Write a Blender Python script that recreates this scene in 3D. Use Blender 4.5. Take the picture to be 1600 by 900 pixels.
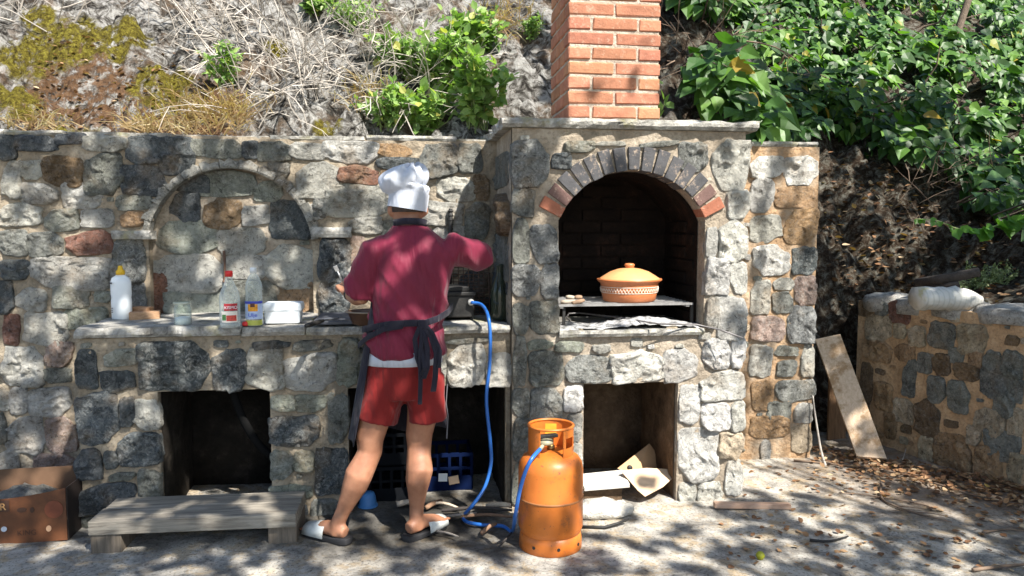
import bpy, bmesh, math, random
from mathutils import Vector, Matrix, noise
import numpy as np
R = math.radians
for o in list(bpy.data.objects):
    bpy.data.objects.remove(o)
scene = bpy.context.scene
col = scene.collection

# ------------------------------------------------------------------ camera
YAW, PITCH, FPX, EYE = R(8.0), R(4.5), 1200.0, 1.55
FH = Vector((math.sin(YAW), math.cos(YAW), 0))
CAM = Vector((0, 0, EYE)) - 4.15 * FH
cd = bpy.data.cameras.new('camera')
cd.sensor_width = 36.0; cd.lens = 36.0 * FPX / 1600; cd.clip_start = 0.05; cd.clip_end = 500
cam = bpy.data.objects.new('camera', cd); col.objects.link(cam)
cam.location = CAM; cam.rotation_euler = (math.pi / 2 - PITCH, 0, -YAW)
scene.camera = cam

# ------------------------------------------------------------------ light
SUN_EL = R(50)
SUN_H = Vector((0.50, -0.866, 0))
SUN = Vector((SUN_H.x * math.cos(SUN_EL), SUN_H.y * math.cos(SUN_EL), math.sin(SUN_EL)))
world = bpy.data.worlds.new('World'); scene.world = world; world.use_nodes = True
wn = world.node_tree
sky = wn.nodes.new('ShaderNodeTexSky'); sky.sky_type = 'NISHITA'; sky.sun_disc = False
sky.sun_elevation = SUN_EL; sky.sun_rotation = math.atan2(SUN_H.x, SUN_H.y)
wn.links.new(sky.outputs[0], wn.nodes['Background'].inputs[0])
wn.nodes['Background'].inputs[1].default_value = 0.105
sl = bpy.data.lights.new('sun', 'SUN'); sl.energy = 5.0; sl.angle = R(0.53); sl.color = (1, 0.95, 0.87)
so = bpy.data.objects.new('sun', sl); col.objects.link(so)
so.location = (3, -5, 9); so.rotation_euler = SUN.to_track_quat('Z', 'Y').to_euler()
vs = scene.view_settings
vs.view_transform = 'Standard'; vs.look = 'None'; vs.gamma = 1; vs.use_curve_mapping = False
vs.exposure = 1.3

# ------------------------------------------------------------------ pixel -> place
_rx = Vector((math.cos(YAW), -math.sin(YAW), 0))
_fw = FH * math.cos(PITCH) - Vector((0, 0, math.sin(PITCH)))
_up = FH * math.sin(PITCH) + Vector((0, 0, math.cos(PITCH)))
def ray(px, py):
    return _rx * ((px - 800) / FPX) + _up * ((450 - py) / FPX) + _fw
def onp(px, py, o, n):
    d = ray(px, py); return CAM + d * ((Vector(o) - CAM).dot(n) / d.dot(n))
def onY(px, py, Y=0.0): return onp(px, py, (0, Y, 0), Vector((0, 1, 0)))
def onZ(px, py, Z=0.0): return onp(px, py, (0, 0, Z), Vector((0, 0, 1)))

# ------------------------------------------------------------------ mesh helpers
def fbm(p, s=1.0, o=4):
    return noise.fractal(Vector(p) * s, 1.0, 2.0, o)
class MB:
    def __init__(s): s.v = []; s.f = []
    def add(s, vs_, fs):
        b = len(s.v); s.v += [tuple(v) for v in vs_]; s.f += [tuple(i + b for i in f) for f in fs]; return s
    def box(s, x0, y0, z0, x1, y1, z1):
        return s.add([(x, y, z) for z in (z0, z1) for y in (y0, y1) for x in (x0, x1)],
                     [(0, 2, 3, 1), (4, 5, 7, 6), (0, 1, 5, 4), (2, 6, 7, 3), (0, 4, 6, 2), (1, 3, 7, 5)])
    def obox(s, c, ax, ay, az):
        c, ax, ay, az = map(Vector, (c, ax, ay, az))
        return s.add([c + ax * i + ay * j + az * k for k in (-1, 1) for j in (-1, 1) for i in (-1, 1)],
                     [(0, 2, 3, 1), (4, 5, 7, 6), (0, 1, 5, 4), (2, 6, 7, 3), (0, 4, 6, 2), (1, 3, 7, 5)])
    def loft(s, rings, cap=True, closed=True):
        b = len(s.v); n = len(rings[0])
        for r in rings: s.v += [tuple(p) for p in r]
        for k in range(len(rings) - 1):
            for i in range(n if closed else n - 1):
                j = (i + 1) % n
                s.f.append((b + k * n + i, b + k * n + j, b + (k + 1) * n + j, b + (k + 1) * n + i))
        if cap and closed:
            s.f.append(tuple(b + i for i in range(n))[::-1])
            s.f.append(tuple(b + (len(rings) - 1) * n + i for i in range(n)))
        return s
    def tube(s, pts, rad, n=8, cap=True):
        pts = [Vector(p) for p in pts]; rings = []; up = None
        if not hasattr(rad, '__len__'): rad = [rad] * len(pts)
        for i, p in enumerate(pts):
            t = (pts[min(i + 1, len(pts) - 1)] - pts[max(i - 1, 0)]).normalized()
            if up is None:
                a = Vector((0, 0, 1)) if abs(t.z) < .9 else Vector((0, 1, 0))
            else: a = up
            u = (a - t * a.dot(t)).normalized(); w = t.cross(u); up = u
            r = rad[i]; ru, rw = r if hasattr(r, '__len__') else (r, r)
            rings.append([p + u * (ru * math.cos(2 * math.pi * k / n)) + w * (rw * math.sin(2 * math.pi * k / n)) for k in range(n)])
        return s.loft(rings, cap)
    def lathe(s, prof, c=(0, 0, 0), n=24, sx=1.0, sy=1.0, cap=True, M=None):
        c = Vector(c); rings = []
        for r, z in prof:
            rg = [Vector((r * sx * math.cos(2 * math.pi * k / n), r * sy * math.sin(2 * math.pi * k / n), z)) for k in range(n)]
            if M: rg = [M @ p for p in rg]
            rings.append([p + c for p in rg])
        return s.loft(rings, cap)
    def ngon_prism(s, pts, ext):
        b = len(s.v); n = len(pts); ext = Vector(ext)
        s.v += [tuple(p) for p in pts] + [tuple(Vector(p) + ext) for p in pts]
        s.f.append(tuple(range(b, b + n))); s.f.append(tuple(range(b + 2 * n - 1, b + n - 1, -1)))
        for i in range(n):
            j = (i + 1) % n; s.f.append((b + j, b + i, b + n + i, b + n + j))
        return s
    def mesh(s, name, smooth=False):
        me = bpy.data.meshes.new(name); me.from_pydata(s.v, [], s.f); me.validate(); 
        bm = bmesh.new(); bm.from_mesh(me); bmesh.ops.recalc_face_normals(bm, faces=bm.faces); bm.to_mesh(me); bm.free()
        if smooth: me.polygons.foreach_set('use_smooth', [True] * len(me.polygons))
        return me
    def build(s, name, mat, parent=None, smooth=False, bevel=0, raw=False, colr=None):
        if raw:
            me = bpy.data.meshes.new(name); me.from_pydata(s.v, [], s.f)
            if smooth: me.polygons.foreach_set('use_smooth', [True] * len(me.polygons))
        else: me = s.mesh(name, smooth)
        return link(name, me, mat, parent, bevel, colr)
def link(name, me, mat, parent=None, bevel=0, colr=None, loc=None):
    o = bpy.data.objects.new(name, me); col.objects.link(o)
    if mat and not me.materials: me.materials.append(mat)
    if loc is not None: o.location = loc
    if parent:
        o.parent = parent; L = parent['_loc'] if '_loc' in parent else (0, 0, 0)
        o.matrix_parent_inverse = Matrix.Translation(-Vector(L))
    if bevel:
        m = o.modifiers.new('bevel', 'BEVEL'); m.width = bevel; m.segments = 2; m.limit_method = 'ANGLE'
    if colr: o.color = colr
    return o
def tag(o, label, cat, group=None, kind=None):
    if label: o['label'] = label
    if cat: o['category'] = cat
    if group: o['group'] = group
    if kind: o['kind'] = kind
    return o
def thing(name, label, cat, loc, group=None):
    o = bpy.data.objects.new(name, None); col.objects.link(o); o.location = loc
    o.empty_display_size = .1; o['_loc'] = tuple(loc); return tag(o, label, cat, group)
def flatten(o, disp=None, smooth=True):
    """apply the modifiers of o (and an optional vertex displacement)"""
    dg = bpy.context.evaluated_depsgraph_get(); dg.update()
    me = bpy.data.meshes.new_from_object(o.evaluated_get(dg)); o.modifiers.clear(); o.data = me
    if disp:
        co = [v.co.copy() for v in me.vertices]; nn = [v.normal.copy() for v in me.vertices]
        for v, c, k in zip(me.vertices, co, nn): v.co = c + k * disp(c)
    if smooth: me.polygons.foreach_set('use_smooth', [True] * len(me.polygons))
    me.update(); return o
def fuse(mb, name, mat, parent, voxel=.011, smooth=6, disp=None):
    o = mb.build(name, mat, parent)
    m = o.modifiers.new('r', 'REMESH'); m.mode = 'VOXEL'; m.voxel_size = voxel
    m = o.modifiers.new('s', 'SMOOTH'); m.iterations = smooth; m.factor = .5
    return flatten(o, disp)

# ------------------------------------------------------------------ materials
class NT:
    def __init__(s, name):
        s.m = bpy.data.materials.new(name); s.m.use_nodes = True; s.t = s.m.node_tree
        s.b = s.t.nodes['Principled BSDF']; s.out = s.t.nodes['Material Output']
        s.pos = s.n('ShaderNodeNewGeometry').outputs['Position']
    def n(s, typ, ins=None, **kw):
        nd = s.t.nodes.new(typ)
        for k, v in kw.items(): setattr(nd, k, v)
        for k, v in (ins or {}).items(): s.put(nd.inputs[k], v)
        return nd
    def put(s, sock, v):
        if isinstance(v, bpy.types.NodeSocket): s.t.links.new(v, sock)
        else:
            if hasattr(v, '__len__') and len(v) == 3 and sock.type == 'RGBA': v = (*v, 1)
            sock.default_value = v
    def noise(s, scale, detail=5, rough=.6, vec=None, dist=0):
        return s.n('ShaderNodeTexNoise', {'Vector': vec or s.pos, 'Scale': scale, 'Detail': detail, 'Roughness': rough, 'Distortion': dist}).outputs['Fac']
    def vor(s, scale, feat='F1', vec=None):
        return s.n('ShaderNodeTexVoronoi', {'Vector': vec or s.pos, 'Scale': scale}, feature=feat).outputs['Distance']
    def ramp(s, fac, stops):
        nd = s.n('ShaderNodeValToRGB', {'Fac': fac}); e = nd.color_ramp.elements
        while len(e) < len(stops): e.new(.5)
        for el, (p, c) in zip(e, stops):
            el.position = p; el.color = (*c, 1) if hasattr(c, '__len__') else (c, c, c, 1)
        return nd.outputs['Color']
    def mix(s, fac, a, b, mode='MIX'):
        nd = s.n('ShaderNodeMix', data_type='RGBA', blend_type=mode)
        s.put(nd.inputs[0], fac); s.put(nd.inputs[6], a); s.put(nd.inputs[7], b); return nd.outputs[2]
    def math(s, op, a, b=0.0, c=False):
        nd = s.n('ShaderNodeMath', operation=op, use_clamp=c); s.put(nd.inputs[0], a); s.put(nd.inputs[1], b); return nd.outputs[0]
    def blob(s, c, r, soft=.5, wob=.5, wscale=4):
        """1 inside a noisy-edged ball round c"""
        d = s.n('ShaderNodeVectorMath', {0: s.pos, 1: tuple(c)}, operation='DISTANCE').outputs['Value']
        d = s.math('ADD', s.math('DIVIDE', d, r), s.math('MULTIPLY', s.math('SUBTRACT', s.noise(wscale, 6, .7), .5), wob * 3))
        return s.n('ShaderNodeMapRange', {0: d, 1: 1.0 + soft / 2, 2: 1.0 - soft / 2, 3: 0.0, 4: 1.0}).outputs[0]
    def bump(s, h, strength=.5, dist=.01, prev=None):
        nd = s.n('ShaderNodeBump', {'Height': h, 'Strength': strength, 'Distance': dist})
        if prev: s.put(nd.inputs['Normal'], prev)
        return nd.outputs['Normal']
    def done(s, color, rough=.8, normal=None, spec=.3, metal=0):
        s.put(s.b.inputs['Base Color'], color); s.put(s.b.inputs['Roughness'], rough)
        s.put(s.b.inputs['Specular IOR Level'], spec); s.put(s.b.inputs['Metallic'], metal)
        if normal: s.put(s.b.inputs['Normal'], normal)
        return s.m
MAT = {}
def simple(name, c, rough=.6, var=.25, scale=12, bump=.15, bdist=.004, spec=.4, metal=0, stain=None):
    if name in MAT: return MAT[name]
    t = NT(name)
    f = t.noise(scale, 5, .65)
    cc = t.ramp(f, [(.3, [x * (1 - var) for x in c]), (.7, [min(1, x * (1 + var * .7)) for x in c])])
    if stain:
        cc = t.mix(t.ramp(t.noise(scale * .37, 6, .7), [(.5, 0), (.68, 1)]), cc, stain)
    MAT[name] = t.done(cc, rough, t.bump(t.noise(scale * 6, 4), bump, bdist), spec, metal)
    return MAT[name]
def m_stone():
    t = NT('rough_stone')
    oi = t.n('ShaderNodeObjectInfo')
    big = t.noise(9, 5, .65); fine = t.noise(30, 6, .75, dist=1.6)
    c = t.mix(1.0, oi.outputs['Color'], t.ramp(t.math('ADD', t.math('MULTIPLY', big, .55), t.math('MULTIPLY', t.noise(34, 6, .78, dist=.9), .45)), [(.36, .42), (.5, 1.0), (.64, 1.45)]), 'MULTIPLY')
    c = t.mix(t.math('MULTIPLY', t.ramp(t.noise(5, 3), [(.52, 0), (.7, 1)]), .45), c, (.33, .23, .13))
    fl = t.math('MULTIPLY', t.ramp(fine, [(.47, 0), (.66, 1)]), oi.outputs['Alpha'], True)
    c = t.mix(fl, c, (.60, .60, .57))  # pale flecks paint sun-grazing highlights of rough stone into the colour
    pit = t.ramp(t.noise(38, 4, .75, dist=1.0), [(.32, 0), (.45, 1)])
    c = t.mix(1.0, c, t.ramp(pit, [(0, .3), (1, 1.0)]), 'MULTIPLY')
    nb = t.bump(t.noise(24, 7, .72, dist=.8), 1.0, .055)
    nb = t.bump(t.noise(85, 5, .75), 1.0, .014, nb)
    return t.done(c, .9, nb, .2)
def m_mortar(name, c1, c2, soot=0, extra=None):
    t = NT(name)
    c = t.ramp(t.noise(6, 6, .7), [(.3, [x * .62 for x in c1]), (.5, c1), (.72, c2)])
    c = t.mix(t.math('MULTIPLY', t.ramp(t.noise(60, 4), [(.35, 1), (.5, 0)]), .5), c, [x * .45 for x in c1])
    if extra: c = t.mix(t.ramp(t.noise(3.2, 5, .7), [(.48, 0), (.66, 1)]), c, extra)
    nb = t.bump(t.noise(22, 7, .7), .9, .03); nb = t.bump(t.noise(140, 3), .6, .004, nb)
    return t.done(c, .95, nb, .15)
def m_leaf(name, stops, rough=.42, trans=.35):
    t = NT(name)
    g = t.n('ShaderNodeNewGeometry')
    c = t.ramp(g.outputs['Random Per Island'], stops)
    t.done(c, rough, None, .5)
    tr = t.n('ShaderNodeBsdfTranslucent', {'Color': t.mix(1.0, c, (1.3, 1.5, .5), 'MULTIPLY')})
    mx = t.n('ShaderNodeMixShader', {0: trans, 1: t.b.outputs[0], 2: tr.outputs[0]})
    t.t.links.new(mx.outputs[0], t.out.inputs[0]); return t.m
def m_glass(name, c, rough=.08, alpha=.25):
    t = NT(name); t.done(c, rough, None, .5)
    tp = t.n('ShaderNodeBsdfTransparent', {'Color': (.93, .96, .95)})
    lw = t.n('ShaderNodeLayerWeight', {'Blend': .35})
    f = t.math('ADD', t.math('MULTIPLY', lw.outputs['Facing'], .55), alpha, True)
    mx = t.n('ShaderNodeMixShader', {0: f, 1: tp.outputs[0], 2: t.b.outputs[0]})
    t.t.links.new(mx.outputs[0], t.out.inputs[0]); return t.m
def m_wood(name, c1, c2, axis=0, rough=.75, stain=None):
    t = NT(name)
    sc = [14, 14, 14]; sc[axis] = 1.2
    v = t.n('ShaderNodeMapping', {'Vector': t.pos, 'Scale': sc}).outputs[0]
    g = t.noise(3.5, 6, .7, v, .6)
    c = t.ramp(g, [(.3, c1), (.65, c2)])
    if stain: c = t.mix(t.ramp(t.noise(5, 6, .75), [(.5, 0), (.6, 1)]), c, stain)
    return t.done(c, rough, t.bump(g, .5, .006), .25)
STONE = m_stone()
# ------------------------------------------------------------------ stones on a wall face
PAL = {'d': (.10, .112, .12, .25), 'D': (.11, .125, .13, .5), 'g': (.22, .225, .20, .35), 'G': (.24, .245, .235, .6),
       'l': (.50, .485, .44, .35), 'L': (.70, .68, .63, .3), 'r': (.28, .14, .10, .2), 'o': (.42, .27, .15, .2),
       'b': (.22, .15, .09, .2), 'c': (.56, .46, .33, .1), 'p': (.42, .31, .27, .4), 'n': (.30, .315, .265, .35)}
class Face:
    """a wall face: origin, u axis, outward normal; stones are given as pixel rectangles"""
    def __init__(s, o, u, n):
        s.o, s.u, s.n = Vector(o), Vector(u).normalized(), Vector(n).normalized(); s.rects = []
    def uv(s, px, py):
        p = onp(px, py, s.o, s.n) - s.o; return p.dot(s.u), p.z
    def rect(s, r):
        a, b = s.uv(r[0], r[3]), s.uv(r[2], r[1])
        return min(a[0], b[0]), min(a[1], b[1]), max(a[0], b[0]), max(a[1], b[1])
    def stone(s, rc, tone, parent, rng, proud=.022, flat=1.0):
        u0, v0, u1, v1 = rc; s.rects.append(rc)
        a, b = (u1 - u0) / 2, (v1 - v0) / 2; cu, cv = (u0 + u1) / 2, (v0 + v1) / 2
        n = 36; p = rng.uniform(4.5, 11); rot = rng.uniform(-.09, .09); sd = Vector((rng.uniform(-99, 99),) * 3)
        ph = proud * rng.uniform(.7, 1.35); tilt = (rng.uniform(-.14, .14), rng.uniform(-.14, .14))
        cut = [(rng.choice((.8, 2.35, 3.95, 5.5)) + rng.gauss(0, .35), rng.uniform(.9, 1.2)) for _ in range(3)]
        out = []
        for k in range(n):
            t = 2 * math.pi * k / n; c, w = math.cos(t), math.sin(t)
            r = (abs(c) ** p + abs(w) ** p) ** (-1 / p)
            x, y = r * c, r * w
            for ca, cr in cut:
                d = x * math.cos(ca) + y * math.sin(ca); lim = cr
                if d > lim: x -= (d - lim) * math.cos(ca); y -= (d - lim) * math.sin(ca)
            q = 1 + .10 * noise.noise(Vector((c * 1.6, w * 1.6, 0)) + sd) + .07 * noise.noise(Vector((c * 5, w * 5, 3)) + sd) + .03 * noise.noise(Vector((c * 13, w * 13, 6)) + sd)
            x, y = x * a * q * 1.10, y * b * q * 1.10
            out.append((x * math.cos(rot) - y * math.sin(rot), x * math.sin(rot) + y * math.cos(rot)))
        mb = MB(); vs_ = []
        prof = [(1.04, -.02), (1.0, ph * .5), (.965, ph * .88), (.89, ph), (.80, ph * 1.04), (.70, ph * 1.06), (.59, ph * 1.08), (.48, ph * 1.1), (.36, ph * 1.1), (.24, ph * 1.1), (.12, ph * 1.1)]
        amp = min(.026, .2 * min(a, b)) * flat
        base = rng.uniform(.0145, .0185)
        def pt(x, y, h):
            q = Vector((x, y, 0)) + sd
            e = abs(noise.noise(q * 15)) * -1.7 + noise.noise(q * 34) * .8 + noise.noise(q * 7) * .9 - abs(noise.noise(q * 60)) * .7 + .75 * noise.cell(q * 13 + Vector((noise.noise(q * 9), noise.noise(q * 9 + Vector((5, 5, 5))), 0)))
            g = h + (amp * e if h > 0 else 0) + (tilt[0] * x + tilt[1] * y if h > 0 else 0)
            if h > 0:
                lo = .003 if h < ph * .6 else base
                if g < lo: g = lo + .2 * (g - lo)
            return s.u * x + Vector((0, 0, y)) + s.n * g
        for sc, h in prof: vs_ += [pt(x * sc, y * sc, h) for x, y in out]
        vs_.append(pt(0, 0, ph * 1.1)); fs = []
        for k in range(len(prof) - 1):
            for i in range(n):
                j = (i + 1) % n; fs.append((k * n + i, k * n + j, (k + 1) * n + j, (k + 1) * n + i))
        b0 = (len(prof) - 1) * n
        for i in range(n): fs.append((b0 + i, b0 + (i + 1) % n, len(vs_) - 1))
        mb.add(vs_, fs); me = mb.mesh('stone', True)
        cc = PAL[tone]; f = rng.uniform(.82, 1.15)
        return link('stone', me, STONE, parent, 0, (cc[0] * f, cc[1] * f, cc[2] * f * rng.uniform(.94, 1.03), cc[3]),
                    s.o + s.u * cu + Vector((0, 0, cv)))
    def stones(s, text, parent, seed=1, proud=.022, flat=1.0):
        rng = random.Random(seed)
        for w in text.split():
            q = w.split(','); s.stone(s.rect([float(x) for x in q[:4]]), q[4], parent, rng, proud, flat)
    def fill(s, region, tones, parent, seed, n=400, size=(.035, .09), bad=None, proud=.014):
        """small stones squeezed into what gaps remain"""
        rng = random.Random(seed); u0, v0, u1, v1 = region; k = 0
        for _ in range(n):
            a = rng.uniform(*size); b = a * rng.uniform(.45, .8); f = 1 - .6 * _ / n; a *= f; b *= f
            if a < size[0] * .6: continue
            u, v = rng.uniform(u0 + a / 2, u1 - a / 2), rng.uniform(v0 + b / 2, v1 - b / 2)
            rc = (u - a / 2, v - b / 2, u + a / 2, v + b / 2); g = .006
            if any(rc[0] < r[2] + g and rc[2] > r[0] - g and rc[1] < r[3] + g and rc[3] > r[1] - g for r in s.rects): continue
            if bad and bad(u, v): continue
            s.stone(rc, rng.choice(tones), parent, rng, proud); k += 1
    def skin(s, mb, us, vs_, hole=None, amp=.010, lift=.004):
        """bumpy mortar sheet over the face"""
        idx = {}
        def vid(i, j):
            if (i, j) not in idx:
                u, v = us[i], vs_[j]; p = s.o + s.u * u + Vector((0, 0, v))
                e = 0 if i in (0, len(us) - 1) or j in (0, len(vs_) - 1) else amp * (fbm(p, 9, 3) + .5 * fbm(p, 28, 2))
                idx[(i, j)] = len(mb.v); mb.v.append(tuple(p + s.n * (lift + max(e, -.003))))
            return idx[(i, j)]
        for i in range(len(us) - 1):
            for j in range(len(vs_) - 1):
                if hole and hole((us[i] + us[i + 1]) / 2, (vs_[j] + vs_[j + 1]) / 2): continue
                mb.f.append((vid(i, j), vid(i + 1, j), vid(i + 1, j + 1), vid(i, j + 1)))
def lines(a, b, step, *must):
    must = sorted([a, b] + [m for m in must if a < m < b]); out = []
    for p, q in zip(must, must[1:]):
        k = max(1, round((q - p) / step)); out += [p + (q - p) * i / k for i in range(k)]
    return out + [b]
def rough_slab(name, mat, parent, x0, y0, z0, x1, y1, z1, amp=.012, step=.035, seed=0, edges='f'):
    """stone slab with a chipped edge"""
    xs, ys = lines(x0, x1, step), lines(y0, y1, step * 2); mb = MB(); ids = {}
    zs = lines(z0, z1, .018)
    def P(x, y, z):
        p = Vector((x, y, z)); q = p + Vector((seed * 7.3, 0, 0)); d = Vector((0, 0, 0))
        if y == y0: d.y = amp * (fbm(q, 14, 4) * 1.0 + .3)
        if x == x0: d.x = amp * fbm(q, 14, 3)
        if x == x1: d.x = amp * fbm(q, 15, 3)
        if z == z1: d.z = amp * .35 * fbm(q, 8, 3)
        if y == y0 and z in (z0, z1): d.y += amp * .6; 
        return p + d
    def vid(x, y, z):
        k = (round(x, 5), round(y, 5), round(z, 5))
        if k not in ids: ids[k] = len(mb.v); mb.v.append(tuple(P(x, y, z)))
        return ids[k]
    def quad(A, B, fn):
        for i in range(len(A) - 1):
            for j in range(len(B) - 1):
                mb.f.append((fn(A[i], B[j]), fn(A[i + 1], B[j]), fn(A[i + 1], B[j + 1]), fn(A[i], B[j + 1])))
    quad(xs, ys, lambda x, y: vid(x, y, z0)); quad(xs, ys, lambda x, y: vid(x, y, z1))
    quad(xs, zs, lambda x, z: vid(x, y0, z)); quad(xs, zs, lambda x, z: vid(x, y1, z))
    quad(ys, zs, lambda y, z: vid(x0, y, z)); quad(ys, zs, lambda y, z: vid(x1, y, z))
    return mb.build(name, mat, parent, smooth=False)

M_MORT = m_mortar('mortar_beige', (.32, .265, .195), (.45, .39, .30))
M_MORT_G = m_mortar('mortar_grey_tan', (.36, .30, .23), (.50, .44, .36))
M_MORT_O = m_mortar('mortar_ochre', (.42, .275, .16), (.54, .41, .28), extra=(.36, .30, .23))
t = NT('slab_stone')
c = t.ramp(t.noise(11, 7, .75, dist=.5), [(.32, (.10, .095, .085)), (.5, (.36, .345, .31)), (.66, (.60, .58, .53))])
c = t.mix(t.ramp(t.noise(4, 5, .7), [(.55, 0), (.68, 1)]), c, (.30, .28, .16))
M_SLAB = t.done(c, .92, t.bump(t.noise(45, 6, .75), 1, .02), .2)
t = NT('sooty_brick')
c = t.ramp(t.noise(6, 6, .75), [(.3, (.006, .005, .005)), (.55, (.014, .010, .008)), (.8, (.05, .026, .018))])
M_SOOT = t.done(c, .95, t.bump(t.noise(50, 4), .6, .01), .1)
t = NT('red_brick')
oi = t.n('ShaderNodeObjectInfo')
c = t.ramp(t.noise(13, 5, .7), [(.3, .72), (.6, 1.0), (.8, 1.2)])
c = t.mix(1.0, oi.outputs['Color'], c, 'MULTIPLY')
c = t.mix(t.math('MULTIPLY', t.ramp(t.noise(24, 6, .75), [(.56, 0), (.68, 1)]), .55), c, (.52, .40, .30))
M_BRICK = t.done(c, .88, t.bump(t.noise(70, 5, .7), .8, .006), .2)

WY, PY, CY, WALL_TOP = .66, .735, .05, 2.075      # faces: wall, recessed panel, counter
XL, XR = -4.6, 2.13
def X_at(px, py, Y): return onY(px, py, Y).x
def Z_at(px, py, Y): return onY(px, py, Y).z

# ------------------------------------------------------------------ back wall with a blind arch
wall = thing('stone_wall', 'long rubble stone wall with a blind arch, standing behind counter and oven', 'wall', (XL, WY, 0))
AXL, AXR = X_at(232, 365, WY), X_at(488, 365, WY); AXC = (AXL + AXR) / 2
ASZ = Z_at(360, 372, WY); ATOP = Z_at(360, 262, WY)
AR = ((AXR - AXL) ** 2 / 4 + (ATOP - ASZ) ** 2) / (2 * (ATOP - ASZ)); ACZ = ATOP - AR
def in_arch(u, v, g=0.0):
    x = u + XL
    if v < ASZ: return AXL - g < x < AXR + g
    return math.hypot(x - AXC, v - ACZ) < AR + g
th0 = math.asin((ASZ - ACZ) / AR)
arc = [(AXC + AR * math.cos(a), ACZ + AR * math.sin(a)) for a in [th0 + (math.pi - 2 * th0) * k / 24 for k in range(25)]]
mb = MB()
outl = [(XL, -.2), (AXL, -.2), (AXL, ASZ)] + arc[::-1][1:-1] + [(AXR, ASZ), (AXR, -.2), (XR, -.2), (XR, WALL_TOP), (XL, WALL_TOP + .02)]
mb.ngon_prism([(x, WY, z) for x, z in outl], (0, .09, 0))
mb.box(XL, WY + .091, -.2, XR, WY + .42, WALL_TOP)
FW = Face((XL, WY, 0), (1, 0, 0), (0, -1, 0))
FW.skin(mb, lines(0, 1.28 + -XL, .035, AXL - XL, AXR - XL), lines(-.1, WALL_TOP, .035, ASZ), lambda u, v: in_arch(u, v, .012))
mb.build('mortar', M_MORT, wall)
mb = MB(); FR = Face((XL, WY, 0), (1, 0, 0), (0, -1, 0))
FR.skin(mb, lines(1.30 - XL, XR - XL, .035), lines(-.1, WALL_TOP, .035)); mb.build('ochre_mortar', M_MORT_O, wall)
FPN = Face((XL, PY, 0), (1, 0, 0), (0, -1, 0)); mb = MB()
FPN.skin(mb, lines(AXL - XL - .03, AXR - XL + .03, .035), lines(.9, ATOP + .03, .035), lift=.002); mb.build('panel_mortar', M_MORT_G, wall)
FW.stones('''0,212,26,250,d 29,213,90,236,d 90,210,134,225,d 133,214,198,237,l 200,214,248,255,d 246,217,302,270,d 300,219,378,246,g 380,221,404,248,d
8,252,33,310,l 36,252,67,280,l 70,246,128,290,b 135,240,192,302,g 195,260,256,304,d 36,288,89,318,l 102,286,164,326,l 184,305,236,328,g
0,318,63,352,l 72,327,122,361,g 130,328,177,355,l 190,331,226,354,o 0,359,42,400,g 46,364,97,400,g 107,362,174,398,r
5,407,47,437,d 52,403,166,452,l 0,440,21,488,d 27,452,71,486,l 86,447,138,481,g 150,455,174,472,n 103,481,166,512,n 8,491,30,537,r 40,488,104,541,l
8,542,66,602,l 75,533,114,572,p 70,574,111,598,g 0,605,15,640,l 17,606,43,646,l 49,606,108,650,l 76,650,119,706,p 15,652,68,707,l 0,645,11,692,g 0,702,30,742,l 56,708,118,738,p
404,222,453,252,g 453,225,506,249,l 508,223,588,254,l 590,226,642,247,o 592,247,652,264,d 655,227,715,276,g 716,226,752,270,g
420,254,452,281,g 466,256,528,308,l 532,260,590,286,r 512,290,612,337,l 596,262,650,288,b 490,312,510,340,g 480,318,512,342,l 548,341,596,366,l 602,290,640,330,g 684,278,742,314,l 652,316,722,352,l 728,318,764,372,g 740,275,764,312,b
548,370,572,412,p 672,355,725,395,l 728,378,764,420,b 545,418,590,450,l 720,425,764,462,d 600,345,655,380,g 722,465,768,497,d''', wall, 3, .024)
for r in ((170, 358, 240, 376), (484, 352, 548, 372)): FW.rects.append(FW.rect(r))
FW.fill((.9, .9, 4.55, 2.05), 'llggdob', wall, 5, 500, bad=lambda u, v: in_arch(u, v, .11))
FW.fill((.9, .1, 1.9, 1.2), 'llgob', wall, 6, 120)
FR.stones('''1172,246,1224,276,L 1226,246,1277,288,L 1172,281,1208,332,l 1211,292,1272,324,o 1226,327,1276,380,o 1172,337,1220,378,l 1237,386,1275,428,D 1176,384,1231,430,L 1207,434,1238,453,l 1240,433,1273,476,p 1207,457,1237,489,g 1172,440,1202,490,l 1230,480,1272,536,G 1174,494,1226,532,p
1209,540,1245,556,g 1250,538,1271,588,l 1214,563,1243,588,g 1213,594,1270,628,G 1170,540,1204,588,L 1172,596,1206,640,o 1198,628,1234,660,g 1240,630,1268,660,l 1186,688,1203,718,l 1172,650,1230,684,o 1236,664,1268,706,c''', wall, 8, .016)
FR.fill((1.33 - XL, .05, XR - XL - .02, 2.0), 'lcog', wall, 9, 200)
FPN.stones('''268,302,312,346,d 278,272,326,300,d 312,268,396,306,n 320,312,376,358,b 250,346,338,396,n 342,356,412,398,l 398,284,440,314,n 424,314,484,372,d 380,322,420,352,l 240,398,348,456,l 352,400,424,436,l 420,385,494,450,l 262,455,352,500,n 436,442,492,490,o 234,428,262,496,r 352,440,432,498,g''', wall, 10, .014, .6)
FPN.fill((AXL - XL, .98, AXR - XL, ATOP), 'lng', wall, 11, 260, bad=lambda u, v: not in_arch(u, v, -.05), proud=.01)
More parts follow.
